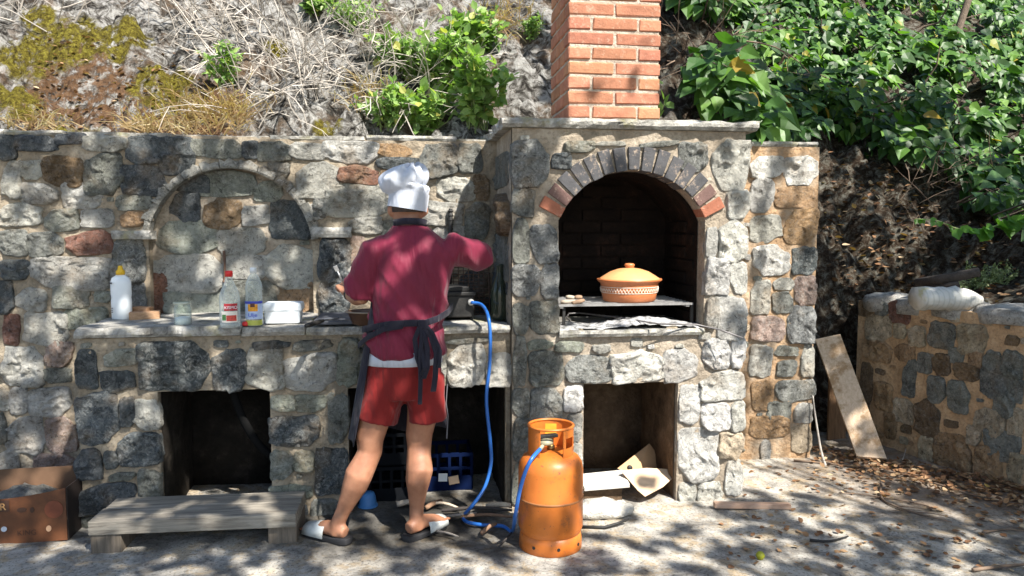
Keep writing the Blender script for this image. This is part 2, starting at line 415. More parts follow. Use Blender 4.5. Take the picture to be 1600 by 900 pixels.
# thin flat stones of the arch moulding, its two ledges and the piers under them
rng = random.Random(4)
for k in range(13):
    a0 = th0 - .02 + (math.pi - 2 * th0 + .04) * k / 13; a1 = th0 - .02 + (math.pi - 2 * th0 + .04) * (k + .96) / 13
    mb = MB(); rings = []
    for i in range(5):
        a = a0 + (a1 - a0) * i / 4; ro = AR + .052 + rng.uniform(-.014, .014); ri = AR - .004; yf = WY - .036 + rng.uniform(-.01, .01)
        rings.append([(AXC + r * math.cos(a), y, ACZ + r * math.sin(a)) for r, y in ((ri, WY + .05), (ri, yf + .006), (ri + .012, yf), (ro - .01, yf + .004), (ro, WY + .05))])
    mb.loft(rings); mb.build('arch_stone', STONE, wall, colr=(.36, .35, .31, .5))
for x0, x1, yt, yb in ((173, 236, 360, 374), (486, 548, 355, 371)):
    a, b = onY(x0, yb, WY - .05), onY(x1, yt, WY - .05)
    rough_slab('ledge', M_SLAB, wall, a.x, WY - .07, a.z, b.x, WY + .05, b.z, seed=x0)
for x0, x1, tone in ((180, 226, 'G'), (500, 546, 'D')):
    FW.stone(FW.rect((x0, 376, x1, 440)), tone, wall, rng, .035); FW.stone(FW.rect((x0, 442, x1, 500)), tone, wall, rng, .03)
# stone coping along the top
x = XL
while x < XR - .02:
    w = min(rng.uniform(.3, .6), XR - x)
    rough_slab('coping_stone', M_SLAB, wall, x, WY - .012 + rng.uniform(-.015, .01), WALL_TOP, x + w - .01, WY + .43, WALL_TOP + rng.uniform(.015, .035), .014, .05, seed=x)
    x += w

# ------------------------------------------------------------------ counter
CXL, CX1 = X_at(122, 600, CY), -.004
CTOP = 1.03
counter = thing('stone_counter', 'waist high stone cooking counter with two dark storage openings below slab top', 'counter', (CXL, CY, 0))
n1 = (X_at(250, 700, CY), X_at(424, 700, CY), Z_at(340, 609, CY)); n2 = (X_at(545, 700, CY), min(X_at(797, 700, CY), -.03), Z_at(700, 602, CY))
mb = MB(); zt = CTOP - .046
mb.ngon_prism([(x, CY, z) for x, z in ((CXL, -.15), (n1[0], -.15), (n1[0], n1[2]), (n1[1], n1[2]), (n1[1], -.15), (n2[0], -.15), (n2[0], n2[2]), (n2[1], n2[2]), (n2[1], -.15), (CX1, -.15), (CX1, zt), (CXL, zt))], (0, WY - CY - .012, 0))
FC = Face((CXL, CY, 0), (1, 0, 0), (0, -1, 0))
hole_c = lambda u, v: (n1[0] < u + CXL < n1[1] and v < n1[2]) or (n2[0] < u + CXL < n2[1] and v < n2[2])
FC.skin(mb, lines(0, CX1 - CXL, .035, *(q - CXL for q in (n1[0], n1[1], n2[0], n2[1]))), lines(-.1, zt, .035, n1[2], n2[2]), hole_c)
mb.build('mortar', M_MORT, counter)
FC.stones('''122,547,151,607,d 167,545,218,571,n 159,579,209,612,d 226,536,328,609,D 335,547,384,609,D 386,546,441,609,l 447,553,522,609,l 460,531,516,548,g 528,530,562,600,n 398,532,452,546,d
123,615,184,692,D 191,621,211,665,d 211,624,250,671,l 187,677,250,728,D 122,702,159,748,d 165,704,184,731,d 172,737,212,751,g 220,734,250,786,g 123,755,211,801,d 125,806,160,836,g 165,790,215,830,g
425,617,461,641,n 464,617,508,643,n 425,650,496,698,D 514,615,545,690,g 425,704,457,746,n 494,700,542,771,D 425,756,486,782,n 428,788,480,835,d 488,780,545,830,g 460,704,490,735,n
566,535,640,600,g 700,538,757,602,L 760,553,799,602,l 645,545,696,600,l 700,528,760,537,g''', counter, 12, .026)
FC.fill((.02, .05, CX1 - CXL - .02, zt - .02), 'gnld', counter, 13, 350, bad=lambda u, v: hole_c(u + .03, v) or hole_c(u - .03, v - .03))
for a, b, s_ in ((112, 376, 1), (376, 478, 2), (478, 640, 3), (640, 799, 4)):
    xa, xb = X_at(a, 512, CY - .05), X_at(b, 512, CY - .05)
    dz = {1: .008, 2: .0, 3: -.006, 4: -.014}[s_]
    rough_slab('counter_slab', M_SLAB, counter, xa + .003, CY - .055 + .01 * (s_ % 2), zt + dz * .5 + .002, min(xb, -.012), WY + .06 if s_ < 3 else WY - .004, CTOP + dz, .016, seed=s_)

t = NT('niche_shade')  # near-black colour stands in for shade inside the counter openings
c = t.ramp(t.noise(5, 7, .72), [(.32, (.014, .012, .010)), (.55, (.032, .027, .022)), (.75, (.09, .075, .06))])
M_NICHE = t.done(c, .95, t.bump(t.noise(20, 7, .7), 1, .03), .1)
t = NT('dim_brown')  # brown kept low so the colour holds the dimness of the oven base
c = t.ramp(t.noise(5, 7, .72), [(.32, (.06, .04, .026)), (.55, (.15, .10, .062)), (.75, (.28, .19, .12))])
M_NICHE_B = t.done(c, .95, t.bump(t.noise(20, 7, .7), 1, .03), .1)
def niche(parent, mat, x0, x1, z1, y0, y1):
    mb = MB(); g = .006
    lo = [(x0 + g, -.1), (x0 + g, z1 - g), (x1 - g, z1 - g), (x1 - g, -.1)]; rings = []
    for k in range(13):
        y = y0 + (y1 - y0) * k / 12; rg = []
        for (xa, za), (xb, zb) in zip(lo, lo[1:]):
            for i in range(12):
                f = i / 12; x, z = xa + (xb - xa) * f, za + (zb - za) * f; e = .018 * abs(fbm((x, y, z), 9, 3)) * (k > 0)
                rg.append((x + (e if xa == xb == lo[0][0] else -e if xa == xb else 0), y, z - (e if za == zb else 0)))
        rg.append((lo[-1][0], y, lo[-1][1])); rings.append(rg)
    mb.loft(rings, False, False); mb.box(x0 + .001, y1 - .03, -.1, x1 - .001, y1 - .002, z1 - .003)
    mb.build('niche_lining', mat, parent, True)
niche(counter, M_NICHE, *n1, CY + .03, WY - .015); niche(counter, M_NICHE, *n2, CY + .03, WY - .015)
# ------------------------------------------------------------------ oven
OX1 = 1.313; OTOP = Z_at(980, 203, 0); SILL = Z_at(985, 514, 0)
oven = thing('stone_oven', 'tall stone oven with brick arch opening, slab cap and red brick chimney', 'oven', (0, 0, 0))
ol, orr = X_at(872, 430, 0), X_at(1100, 430, 0); oc = (ol + orr) / 2
o_sp = Z_at(872, 345, 0); o_top = Z_at(986, 266, 0); rise = o_top - o_sp; OR = (((orr - ol) / 2) ** 2 + rise ** 2) / (2 * rise); ocz = o_top - OR
t0 = math.asin((o_sp - ocz) / OR)
oarc = [(oc + OR * math.cos(a), ocz + OR * math.sin(a)) for a in [t0 + (math.pi - 2 * t0) * k / 28 for k in range(29)]]
q0, q1, qz = X_at(911, 690, 0), X_at(1057, 690, 0), Z_at(985, 598, 0)
def in_oven(u, v, g=0.0):
    if v < SILL: return q0 - g < u < q1 + g and v < qz + g
    if v < o_sp: return ol - g < u < orr + g
    return math.hypot(u - oc, v - ocz) < OR + g
mb = MB(); ODEP = .82
mb.ngon_prism([(x, 0, z) for x, z in ((0, -.15), (q0, -.15), (q0, qz), (q1, qz), (q1, -.15), (OX1, -.15), (OX1, SILL - .04), (0, SILL - .04))], (0, WY - .004, 0))
mb.ngon_prism([(x, 0, z) for x, z in [(0, SILL - .038), (ol, SILL - .038), (ol, o_sp)] + oarc[::-1][1:-1] + [(orr, o_sp), (orr, SILL - .038), (OX1, SILL - .038), (OX1, OTOP), (0, OTOP)]], (0, WY - .004, 0))
mb.box(0, WY - .003, WALL_TOP + .04, OX1, ODEP + .1, OTOP)
FO = Face((0, 0, 0), (1, 0, 0), (0, -1, 0))
FO.skin(mb, lines(0, OX1, .033, q0, q1, ol, orr), lines(-.1, OTOP, .033, SILL - .04, qz, o_sp), lambda u, v: in_oven(u, v, 0 if v < o_sp else .03))
FS = Face((0, 0, 0), (0, -1, 0), (-1, 0, 0))
FS.skin(mb, lines(-WY, 0, .035), lines(CTOP - .02, OTOP, .035), None)
mb.build('mortar', M_MORT_G, oven)
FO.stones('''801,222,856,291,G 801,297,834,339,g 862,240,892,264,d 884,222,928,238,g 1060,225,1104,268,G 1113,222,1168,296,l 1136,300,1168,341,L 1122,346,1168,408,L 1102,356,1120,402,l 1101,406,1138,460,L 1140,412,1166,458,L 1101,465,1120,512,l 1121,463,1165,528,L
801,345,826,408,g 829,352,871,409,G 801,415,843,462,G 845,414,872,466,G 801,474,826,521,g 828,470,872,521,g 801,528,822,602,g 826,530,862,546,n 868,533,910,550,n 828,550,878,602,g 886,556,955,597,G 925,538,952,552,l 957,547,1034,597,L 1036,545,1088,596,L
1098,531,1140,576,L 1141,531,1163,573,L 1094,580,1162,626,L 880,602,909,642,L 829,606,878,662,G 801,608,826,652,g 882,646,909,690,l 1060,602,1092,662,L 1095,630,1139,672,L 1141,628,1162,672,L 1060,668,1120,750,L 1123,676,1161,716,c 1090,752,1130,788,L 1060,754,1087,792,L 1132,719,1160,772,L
801,655,830,722,g 832,668,878,730,G 801,726,832,795,g 836,734,880,792,G 884,694,909,740,l 884,744,909,790,l 930,222,975,228,l 1000,222,1056,230,g''', oven, 14, .024)  # right-hand stones whitened so their tone carries the sun patch
FO.fill((.02, .03, OX1 - .02, OTOP - .03), 'Llgc', oven, 15, 450, bad=lambda u, v: in_oven(u, v, .05 if v < o_sp - .05 else .2))
FS.stones('766,235,795,300,g 767,304,796,364,b 768,368,796,432,g 769,436,797,494,d', oven, 16, .016)
for k in range(15):
    a = t0 + .03 + (math.pi - 2 * t0 - .06) * (k + .5) / 15; e = abs(k - 7) / 7
    ra, ta = Vector((math.cos(a), 0, math.sin(a))), Vector((-math.sin(a), 0, math.cos(a)))
    mb = MB(); w = .029; w2 = .034; r0, r1 = OR - .002 + rng.uniform(-.004, .004), OR + .128 + rng.uniform(-.004, .004); c0 = Vector((oc, 0, ocz))
    y0 = -.02 + rng.uniform(-.003, .003)
    pts = [c0 + ra * r + ta * s_ * ww for r, s_, ww in ((r0, -1, w), (r1, -1, w2), (r1, 1, w2), (r0, 1, w))]
    mb.ngon_prism([p + Vector((0, y0, 0)) for p in pts], (0, .14, 0))
    cc = Vector((.085, .084, .088)).lerp(Vector((.36, .14, .085)), max(0, min(1, (e - .8) / .2))) * rng.uniform(.88, 1.15)
    mb.build('arch_brick', M_BRICK, oven, bevel=.004, colr=(*cc, 1))
rough_slab('cap_slab', M_SLAB, oven, -.055, -.055, OTOP + .002, OX1 + .05, ODEP + .14, OTOP + .052, .024, seed=9)
rough_slab('sill_slab', M_SLAB, oven, ol + .004, -.045, SILL - .036, orr - .006, WY - .01, SILL, .014, seed=11)
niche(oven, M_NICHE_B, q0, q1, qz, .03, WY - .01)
# sooty brick lining
mb = MB(); IY = ODEP
def inpt(x, z, y): return (x, y, z)
lo = [(ol + .004, SILL)] + [(ol + .004, o_sp)] + [(oc + (OR - .004) * math.cos(a), ocz + (OR - .004) * math.sin(a)) for a in [math.pi - t0 - (math.pi - 2 * t0) * k / 28 for k in range(29)]] + [(orr - .004, o_sp), (orr - .004, SILL)]
mb.loft([[(x, .10, z) for x, z in lo], [(x, WY - .008, z) for x, z in lo]], False, False)
mb.box(ol, WY - .02, SILL - .03, orr, WY - .006, o_top + .01)
mb.build('soot_lining', M_SOOT, oven)
bw, bh = .235, .062
bmesh_ = MB().box(-bw / 2, -.01, -bh / 2, bw / 2, .01, bh / 2).mesh('brick'); bmesh_.materials.append(M_SOOT)
bside = MB().box(-.008, -bw / 2, -bh / 2, .008, bw / 2, bh / 2).mesh('brick'); bside.materials.append(M_SOOT)
for r_ in range(11):
    z = SILL + .04 + r_ * .075
    for k in range(5):
        x = ol + .02 + (k - .5 * (r_ % 2)) * .25 + .13
        if x - .12 < ol or x + .12 > orr or in_oven(x, z + .04) is False or not in_oven(x - .115, z + .03) or not in_oven(x + .115, z + .03): continue
        link('lining_brick', bmesh_, None, oven, loc=(x, WY - .028, z))
    if z < o_sp - .02:
        for k in range(3):
            y = .20 + (k - .5 * (r_ % 2)) * .25 + .06
            if y < .2 or y > WY - .14: continue
            link('lining_brick', bside, None, oven, loc=(orr - .010, y, z)); link('lining_brick', bside, None, oven, loc=(ol + .010, y, z))
# chimney
chim = MB(); hx0, hx1 = X_at(888, 150, .03), X_at(1031, 150, .03); hy0, hy1 = .03, .03 + .50; hz = OTOP + .05
NC = 17; ch = .0785
chim.box(hx0 + .008, hy0 + .008, hz - .02, hx1 - .008, hy1 - .008, hz + NC * ch + .02)
chimney = chim.build('chimney', m_mortar('mortar_chimney', (.50, .42, .34), (.62, .55, .47)), oven)
W = hx1 - hx0; gap = .012
def brick_mesh(lx, ly):
    b = MB().box(-lx / 2, -ly / 2, -.032, lx / 2, ly / 2, .032); return b
bm_cache = {}
def chim_brick(x0, x1, y0, y1, z):
    key = (round(x1 - x0, 3), round(y1 - y0, 3), rng.randrange(3))
    if key not in bm_cache:
        xs, ys, zs = lines(-key[0] / 2, key[0] / 2, .03), lines(-key[1] / 2, key[1] / 2, .05), [-.032, 0, .032]
        bm = bmesh.new(); bmesh.ops.create_cube(bm, size=1)
        bmesh.ops.scale(bm, vec=(key[0], key[1], .064), verts=bm.verts)
        bmesh.ops.bevel(bm, geom=bm.edges[:], offset=.006, segments=1, affect='EDGES')
        for v in bm.verts: v.co += Vector([rng.uniform(-.0025, .0025) for _ in '012'])
        me = bpy.data.meshes.new('brick'); bm.to_mesh(me); bm.free(); me.materials.append(M_BRICK); bm_cache[key] = me
    cc = Vector((.43, .19, .115)) * rng.uniform(.85, 1.12)
    o = link('brick', bm_cache[key], None, None, loc=((x0 + x1) / 2 + rng.uniform(-.002, .002), (y0 + y1) / 2 + rng.uniform(-.003, .003), z), colr=(cc.x, cc.y * rng.uniform(.92, 1.1), cc.z, 1))
    o.parent = chimney
for k in range(NC):
    z = hz + .014 + .032 + k * ch; h = (W - 2 * gap) / 4
    if k % 2: fr = [(0, W / 2 - gap / 2), (W / 2 + gap / 2, W)]; sd_ = [(.12, .12 + .24), (.12 + .252, .50)]
    else: fr = [(0, h), (h + gap, W - h - gap), (W - h, W)]; sd_ = [(.12 + .0, .24), (.252, .50)]
    for a, b in fr: chim_brick(hx0 + a, hx0 + b, hy0, hy0 + .115, z)
    for a, b in sd_:
        chim_brick(hx0, hx0 + .115, hy0 + a + .006, hy0 + b, z); chim_brick(hx1 - .115, hx1, hy0 + a + .006, hy0 + b, z)
    chim_brick(hx0 + .125, hx1 - .125, hy1 - .115, hy1, z)

# ------------------------------------------------------------------ low retaining wall on the right
ra_, rb_ = onZ(1352, 688, 0), onZ(1600, 765, 0); ru = (rb_ - ra_); ru.z = 0; ru.normalize(); rn = Vector((ru.y, -ru.x, 0))
if rn.x > 0: rn = -rn
ra_ = ra_ - ru * .10
RTOP = 1.02
low = thing('retaining_wall', 'low rubble retaining wall with ochre mortar along the courtyard edge', 'wall', tuple(ra_))
FE = Face(ra_, ru, rn); mb = MB()
RL = 5.0
e = -rn * .35
mb.ngon_prism([ra_ + Vector((0, 0, -.15)), ra_ + ru * RL + Vector((0, 0, -.15)), ra_ + ru * RL + Vector((0, 0, RTOP)), ra_ + Vector((0, 0, RTOP))], e)
FE.skin(mb, lines(0, RL, .04), lines(-.1, RTOP, .04), amp=.007); mb.build('mortar', m_mortar('mortar_ochre_bounce', (.52, .345, .20), (.62, .46, .30)), low)  # paler ochre copy puts bounced light into this wall's mortar
FE.stones('''1353,495,1394,529,c 1399,507,1417,527,c 1421,511,1447,539,c 1453,507,1493,541,g 1498,511,1544,549,c 1369,470,1389,491,g 1391,474,1424,502,r 1344,468,1366,492,b 1435,554,1459,581,g 1460,556,1486,583,b 1483,546,1507,566,g 1515,551,1536,573,o 1538,551,1566,578,g 1568,552,1600,587,g 1413,564,1433,616,g 1492,572,1530,591,b 1450,592,1479,626,g 1533,580,1576,618,g 1576,590,1600,626,g
1368,602,1395,637,o 1398,627,1429,656,c 1384,648,1402,682,o 1482,600,1516,640,g 1554,621,1586,648,g 1525,645,1571,674,c 1575,642,1600,682,c 1512,670,1534,692,c 1540,680,1597,711,g 1461,688,1519,731,o 1436,688,1460,732,c 1525,705,1568,756,o 1574,712,1600,748,c 1355,535,1395,560,o 1400,540,1430,562,o 1432,630,1470,680,b 1345,570,1365,640,b''', low, 18, .022, .9)
FE.fill((.05, .05, 2.0, RTOP - .03), 'cogbo', low, 19, 300, size=(.04, .12), proud=.008)
rng2 = random.Random(31); u = 1.55
while u < 4.8:
    for v in (.12, .35, .58, .82):
        w = rng2.uniform(.14, .24); FE.stone((u, v - .08, u + w, v + .09), rng2.choice('cgob'), low, rng2, .02, .9)
    u += .27
u = 0
while u < 3.2:
    w = rng2.uniform(.22, .45); mb = MB(); n = 16; rg = []
    for sc, h in ((1.0, -.06), (1.04, .0), (.95, .035), (.6, .055), (.2, .06)):
        rg.append([ra_ + ru * (u + w / 2 + sc * w * .56 * math.cos(6.283 * k / n) * (1 + .15 * noise.noise(Vector((k, u * 9, 0))))) - rn * (.15 + sc * .20 * math.sin(6.283 * k / n) * (1 + .2 * noise.noise(Vector((k, u * 9, 5))))) + Vector((0, 0, RTOP + h * rng2.uniform(.7, 1.2))) for k in range(n)])
    mb.loft(rg); mb.build('coping_stone', STONE, low, True, colr=(.52, .50, .46, .4)); u += w
# ------------------------------------------------------------------ ground
def gz(x, y):
    p = Vector((x, y, 0))
    return .014 * fbm(p, 1.3, 3) + .007 * fbm(p, 6, 4) + .004 * fbm(p, 22, 2)
def dense(a, b, lo, hi, step, big):
    return sorted(set([round(v, 4) for v in lines(a, lo, big) + lines(lo, hi, step) + lines(hi, b, big)]))
gx, gy = dense(-40, 40, -3.4, 4.4, .04, 1.6), dense(-40, 30, -1.3, 1.5, .04, 1.6)
mb = MB()
for y in gy:
    for x in gx: mb.v.append((x, y, gz(x, y) if abs(x) < 8 and abs(y) < 8 else 0))
nx = len(gx)
mb.f = [(j * nx + i, j * nx + i + 1, (j + 1) * nx + i + 1, (j + 1) * nx + i) for j in range(len(gy) - 1) for i in range(nx - 1)]
t = NT('courtyard_stone')
c = t.ramp(t.noise(3.5, 8, .72, dist=.5), [(.34, (.11, .10, .088)), (.45, (.25, .235, .21)), (.55, (.42, .395, .35)), (.70, (.54, .50, .43))])
c = t.mix(t.math('MULTIPLY', t.ramp(t.noise(7, 6, .75), [(.50, 0), (.60, 1)]), .65), c, (.34, .25, .14))
c = t.mix(t.math('MULTIPLY', t.ramp(t.noise(60, 4, .7), [(.36, 1), (.46, 0)]), .7), c, (.05, .045, .04))
crk = t.ramp(t.n('ShaderNodeTexVoronoi', {'Vector': t.n('ShaderNodeMix', {0: .12, 4: t.pos, 5: t.n('ShaderNodeTexNoise', {'Vector': t.pos, 'Scale': 3.0}).outputs['Color']}, data_type='VECTOR').outputs[1], 'Scale': 1.9}, feature='DISTANCE_TO_EDGE').outputs['Distance'], [(.0, 1), (.022, 0)])
c = t.mix(t.math('MULTIPLY', crk, .25), c, (.07, .06, .05))
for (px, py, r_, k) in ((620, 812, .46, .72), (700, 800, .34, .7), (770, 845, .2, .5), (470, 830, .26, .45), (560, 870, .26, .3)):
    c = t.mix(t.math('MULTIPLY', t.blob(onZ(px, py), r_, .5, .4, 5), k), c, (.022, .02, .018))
c = t.mix(t.math('MULTIPLY', t.blob(onZ(1480, 745), .8, .8, .5, 4), .6), c, (.16, .10, .06))
nb = t.bump(t.noise(14, 8, .72), .9, .02); nb = t.bump(t.noise(120, 3, .7), .6, .004, nb)
tag(mb.build('ground', t.done(c, .9, nb, .2), None, True, raw=True), None, None, kind='structure')

# ------------------------------------------------------------------ rocky hillside behind the walls
def sst(a, b, x):
    x = max(0, min(1, (x - a) / (b - a))); return x * x * (3 - 2 * x)
def hill0(x, y):
    a = 1.93 + 1.25 * (y - 1.05) if y > 1.02 else 1.9
    if y > 4: a = 1.93 + 1.25 * 2.95 + .7 * (y - 4)
    d = y - 1.28 - .12 * noise.noise(Vector((x * 1.7, 0, 0)))
    b = -.3 if d < -.1 else min(2.9 * (d + .1) - .3, 1.45 + .75 * (d - .55))
    w = sst(2.14, 2.3, x); h = a * (1 - w) + b * w
    if y < .95: h = -.5
    # terrace held by the low wall
    rel = Vector((x, y, 0)) - ra_; s_ = -rel.dot(rn)
    if s_ > .12 and rel.dot(ru) < 12:
        h = max(h, RTOP - .06 + .45 * max(0, s_ - .35) + .05 * noise.noise(Vector((x * 3, y * 3, 1))))
    return h
def hill(x, y):
    h = hill0(x, y)
    if h < -.25: return h
    p = Vector((x, y * .8, h * .8))
    v = noise.voronoi(p * 2.6)[0]; k = noise.voronoi(p * 7.5)[0]
    amp = 1.0 if y > .9 else .35
    return h + amp * (.34 * (.45 - v[0]) + .16 * fbm(p, 1.6, 4) + .20 * (.42 - k[0]) + .05 * fbm(p, 9, 4))
hx = dense(-9, 12, -3.5, 5.0, .026, .3); hy = [round(v, 4) for v in lines(-4.2, .9, .12) + lines(.9, 2.6, .024) + lines(2.6, 3.4, .05) + lines(3.4, 12, .3)]
hy = sorted(set(hy)); mb = MB(); nx = len(hx)
for y in hy:
    for x in hx: mb.v.append((x, y, hill(x, y)))
for j in range(len(hy) - 1):
    for i in range(nx - 1):
        q = (j * nx + i, j * nx + i + 1, (j + 1) * nx + i + 1, (j + 1) * nx + i)
        if max(mb.v[a][2] for a in q) > -.24: mb.f.append(q)
def hit(px, py, tmax=14):
    d = ray(px, py); t_ = 3.0
    while t_ < tmax:
        p = CAM + d * t_
        if p.y > .98 and p.z < hill(p.x, p.y) and (p.x > 2.16 or p.y > 1.05): return p
        if p.x > 2.9 and p.z < hill(p.x, p.y): return p
        t_ += .03
    return CAM + d * 7
t = NT('karst_rock')
f1 = t.noise(10, 9, .74, dist=.8)
c = t.ramp(f1, [(.40, (.022, .019, .016)), (.48, (.15, .14, .125)), (.56, (.42, .41, .385)), (.72, (.60, .59, .56))])  # near-black share of the ramp paints shadowed hollows into the rock
c = t.mix(t.math('MULTIPLY', t.ramp(t.noise(2.2, 6, .75), [(.5, 0), (.62, 1)]), .75), c, (.17, .11, .065))
moss = None
for px, py, r_ in ((110, 55, .26), (55, 95, .22), (205, 50, .15), (248, 132, .20), (62, 30, .12), (25, 150, .16), (100, 200, .2), (515, 205, .11), (180, 80, .12), (430, 75, .08)):
    b_ = t.blob(hit(px, py), r_, .25, .45, 9); moss = b_ if moss is None else t.math('MAXIMUM', moss, b_)
litter = None
for px, py, r_ in ((120, 120, .36), (170, 160, .3), (60, 170, .2), (230, 185, .2), (320, 185, .3)):
    b_ = t.blob(hit(px, py), r_, .4, .6, 7); litter = b_ if litter is None else t.math('MAXIMUM', litter, b_)
c = t.mix(t.math('MULTIPLY', t.math('MULTIPLY', litter, .95), t.ramp(t.noise(14, 5, .7), [(.42, 0), (.52, 1)])), c, t.ramp(t.noise(30, 5, .7), [(.35, (.06, .03, .015)), (.6, (.20, .11, .055))]))
c = t.mix(t.math('MULTIPLY', moss, t.ramp(t.noise(11, 6, .75), [(.38, 0), (.47, 1)])), c, t.ramp(t.noise(38, 6, .8), [(.36, (.03, .022, .005)), (.5, (.13, .105, .015)), (.66, (.30, .27, .045))]))
# earth is darker brown and grey, blended in beyond the oven
xx = t.n('ShaderNodeSeparateXYZ', {0: t.pos}).outputs
dk = t.n('ShaderNodeMapRange', {0: t.math('ADD', xx[0], t.math('MULTIPLY', t.noise(3, 5), .8)), 1: 1.1, 2: 1.9, 3: 0.0, 4: 1.0}).outputs[0]
dark_mottle = t.ramp(t.noise(15, 8, .75, dist=.6), [(.34, (.012, .009, .006)), (.48, (.06, .04, .026)), (.58, (.17, .16, .13)), (.75, (.38, .37, .33))])
c = t.mix(dk, c, dark_mottle)
nb = t.bump(t.noise(12, 9, .75, dist=.8), 1.0, .10); nb = t.bump(t.noise(55, 5, .75), .9, .015, nb)
tag(mb.build('hillside', t.done(c, .93, nb, .15), None, True, raw=True), None, None, kind='structure')

# ------------------------------------------------------------------ leaves
LEAF = [(0, 0, 0), (.26, .34, .05), (0, .45, -.03), (-.26, .34, .05), (0, 1, -.10)], [(0, 1, 2), (0, 2, 3), (1, 4, 2), (2, 4, 3)]
IVY = [(0, 0, 0), (.22, .04, .02), (.42, .26, .05), (.28, .55, .01), (0, 1.02, -.14), (-.28, .55, .01), (-.42, .26, .05), (-.22, .04, .02), (0, .42, -.07)], [(0, 1, 8), (1, 2, 8), (2, 3, 8), (3, 4, 8), (4, 5, 8), (5, 6, 8), (6, 7, 8), (7, 0, 8)]
ROUND = [(0, 0, 0), (.3, .2, .04), (.36, .55, .05), (0, 1, -.02), (-.36, .55, .05), (-.3, .2, .04), (0, .5, -.03)], [(0, 1, 6), (1, 2, 6), (2, 3, 6), (3, 4, 6), (4, 5, 6), (5, 0, 6)]
def put_leaf(mb, tpl, p, d, nrm, size):
    d = Vector(d).normalized(); s_ = d.cross(Vector(nrm))
    if s_.length < 1e-3: s_ = d.cross(Vector((1, .3, .2)))
    s_.normalize(); n_ = s_.cross(d); b = len(mb.v)
    for x, y, z in tpl[0]: mb.v.append(tuple(p + s_ * (x * size) + d * (y * size) + n_ * (z * size)))
    mb.f += [tuple(i + b for i in f) for f in tpl[1]]
def rv(rng, s=1.0): return Vector((rng.gauss(0, s), rng.gauss(0, s), rng.gauss(0, s)))
M_BARK = simple('bark', (.16, .12, .085), .9, .4, 20, .8, .02)
M_TWIG = simple('dry_twig', (.42, .38, .33), .85, .35, 9, .3)
M_TWIG_D = simple('brown_twig', (.17, .12, .085), .9, .35, 9, .3)
M_IVY = m_leaf('ivy_leaves', [(0, (.018, .05, .012)), (.4, (.045, .115, .02)), (.75, (.085, .19, .03)), (.97, (.16, .29, .05)), (1, (.38, .24, .03))], .47, .38)
M_WEED = m_leaf('weed_leaves', [(0, (.11, .20, .05)), (.5, (.20, .33, .09)), (.9, (.32, .44, .15)), (1, (.42, .40, .10))], .45, .4)
M_SHADE = m_leaf('tree_leaves', [(0, (.03, .08, .02)), (1, (.10, .20, .04))], .4, .35)
M_DRY = m_leaf('dead_leaves', [(0, (.10, .045, .02)), (.5, (.22, .11, .05)), (.8, (.34, .20, .10)), (1, (.5, .38, .24))], .8, .15)
M_STRAW = m_leaf('dry_grass', [(0, (.30, .19, .09)), (.6, (.46, .33, .18)), (1, (.55, .47, .30))], .8, .3)

# ivy tree on the bank to the right
rng = random.Random(21)
base = hit(1560, 200); base.z -= .1; base.y += .35
ivy = thing('ivy_tree', 'dense green ivy hanging over the shady bank beyond the chimney', 'tree', tuple(base))
mb = MB(); wood = MB(); k = 0
def ivy_ok(px, py):
    edge = 1075 + 70 * noise.noise(Vector((py * .012, 3, 0))) + max(0, (py - 60) * .75)
    low_ = 205 + .42 * max(0, px - 1330) + 45 * noise.noise(Vector((px * .012, 0, 7)))
    return px > edge and py < low_
while k < 820:
    px, py = rng.uniform(1040, 1720), rng.uniform(-160, 400)
    if not ivy_ok(px, py): continue
    if noise.noise(Vector((px * .013, py * .018, 2))) + .5 * noise.noise(Vector((px * .03, py * .04, 5))) < -.2: continue
    h = hit(px, py); dv = (h - CAM).normalized(); c0 = h - dv * rng.uniform(.1, .95); k += 1
    stem = [c0 + Vector((rng.uniform(-.1, .1), .45, -.05)), c0 + Vector((0, .15, .06)), c0]
    wood.tube(stem, [.008, .006, .003], 4, False)
    out = Vector((rng.uniform(-.5, .5), -1, rng.uniform(-.1, .5)))
    sz = rng.uniform(.11, .18)
    for i in range(rng.randint(11, 18)):
        a = rng.uniform(0, 6.283); r_ = rng.uniform(.02, .19)
        p = c0 + Vector((math.cos(a) * r_, rng.uniform(-.06, .08), math.sin(a) * r_ * .8))
        d = Vector((math.cos(a) * .8, -.55, math.sin(a) * .5 - .75)) + rv(rng, .25)
        put_leaf(mb, IVY, p, d, Vector((0, -.7, .7)) + rv(rng, .3), sz * rng.uniform(.65, 1.15))
for j in range(9):
    px, py = rng.uniform(1150, 1580), rng.uniform(40, 220); p = hit(px, py)
    q = [p + Vector((0, .1, -.2))]
    for i in range(5): q.append(q[-1] + Vector((rng.uniform(-.2, .2), -.10, rng.uniform(.0, .22))))
    wood.tube(q, [.022, .02, .016, .012, .009, .006], 6)
mb.build('crown', M_IVY, ivy, raw=True); o = wood.build('branches', M_BARK, ivy, True); o['kind'] = 'stuff'
tr = MB(); q = [base + Vector((.15 * math.sin(i * 1.3), -.05 + .1 * i * .4, i * .42)) for i in range(7)]
tr.tube([v + Vector((.3, .45, -.3)) for v in q], [.07, .06, .055, .05, .045, .04, .03], 9); tr.build('trunk', M_BARK, ivy, True)

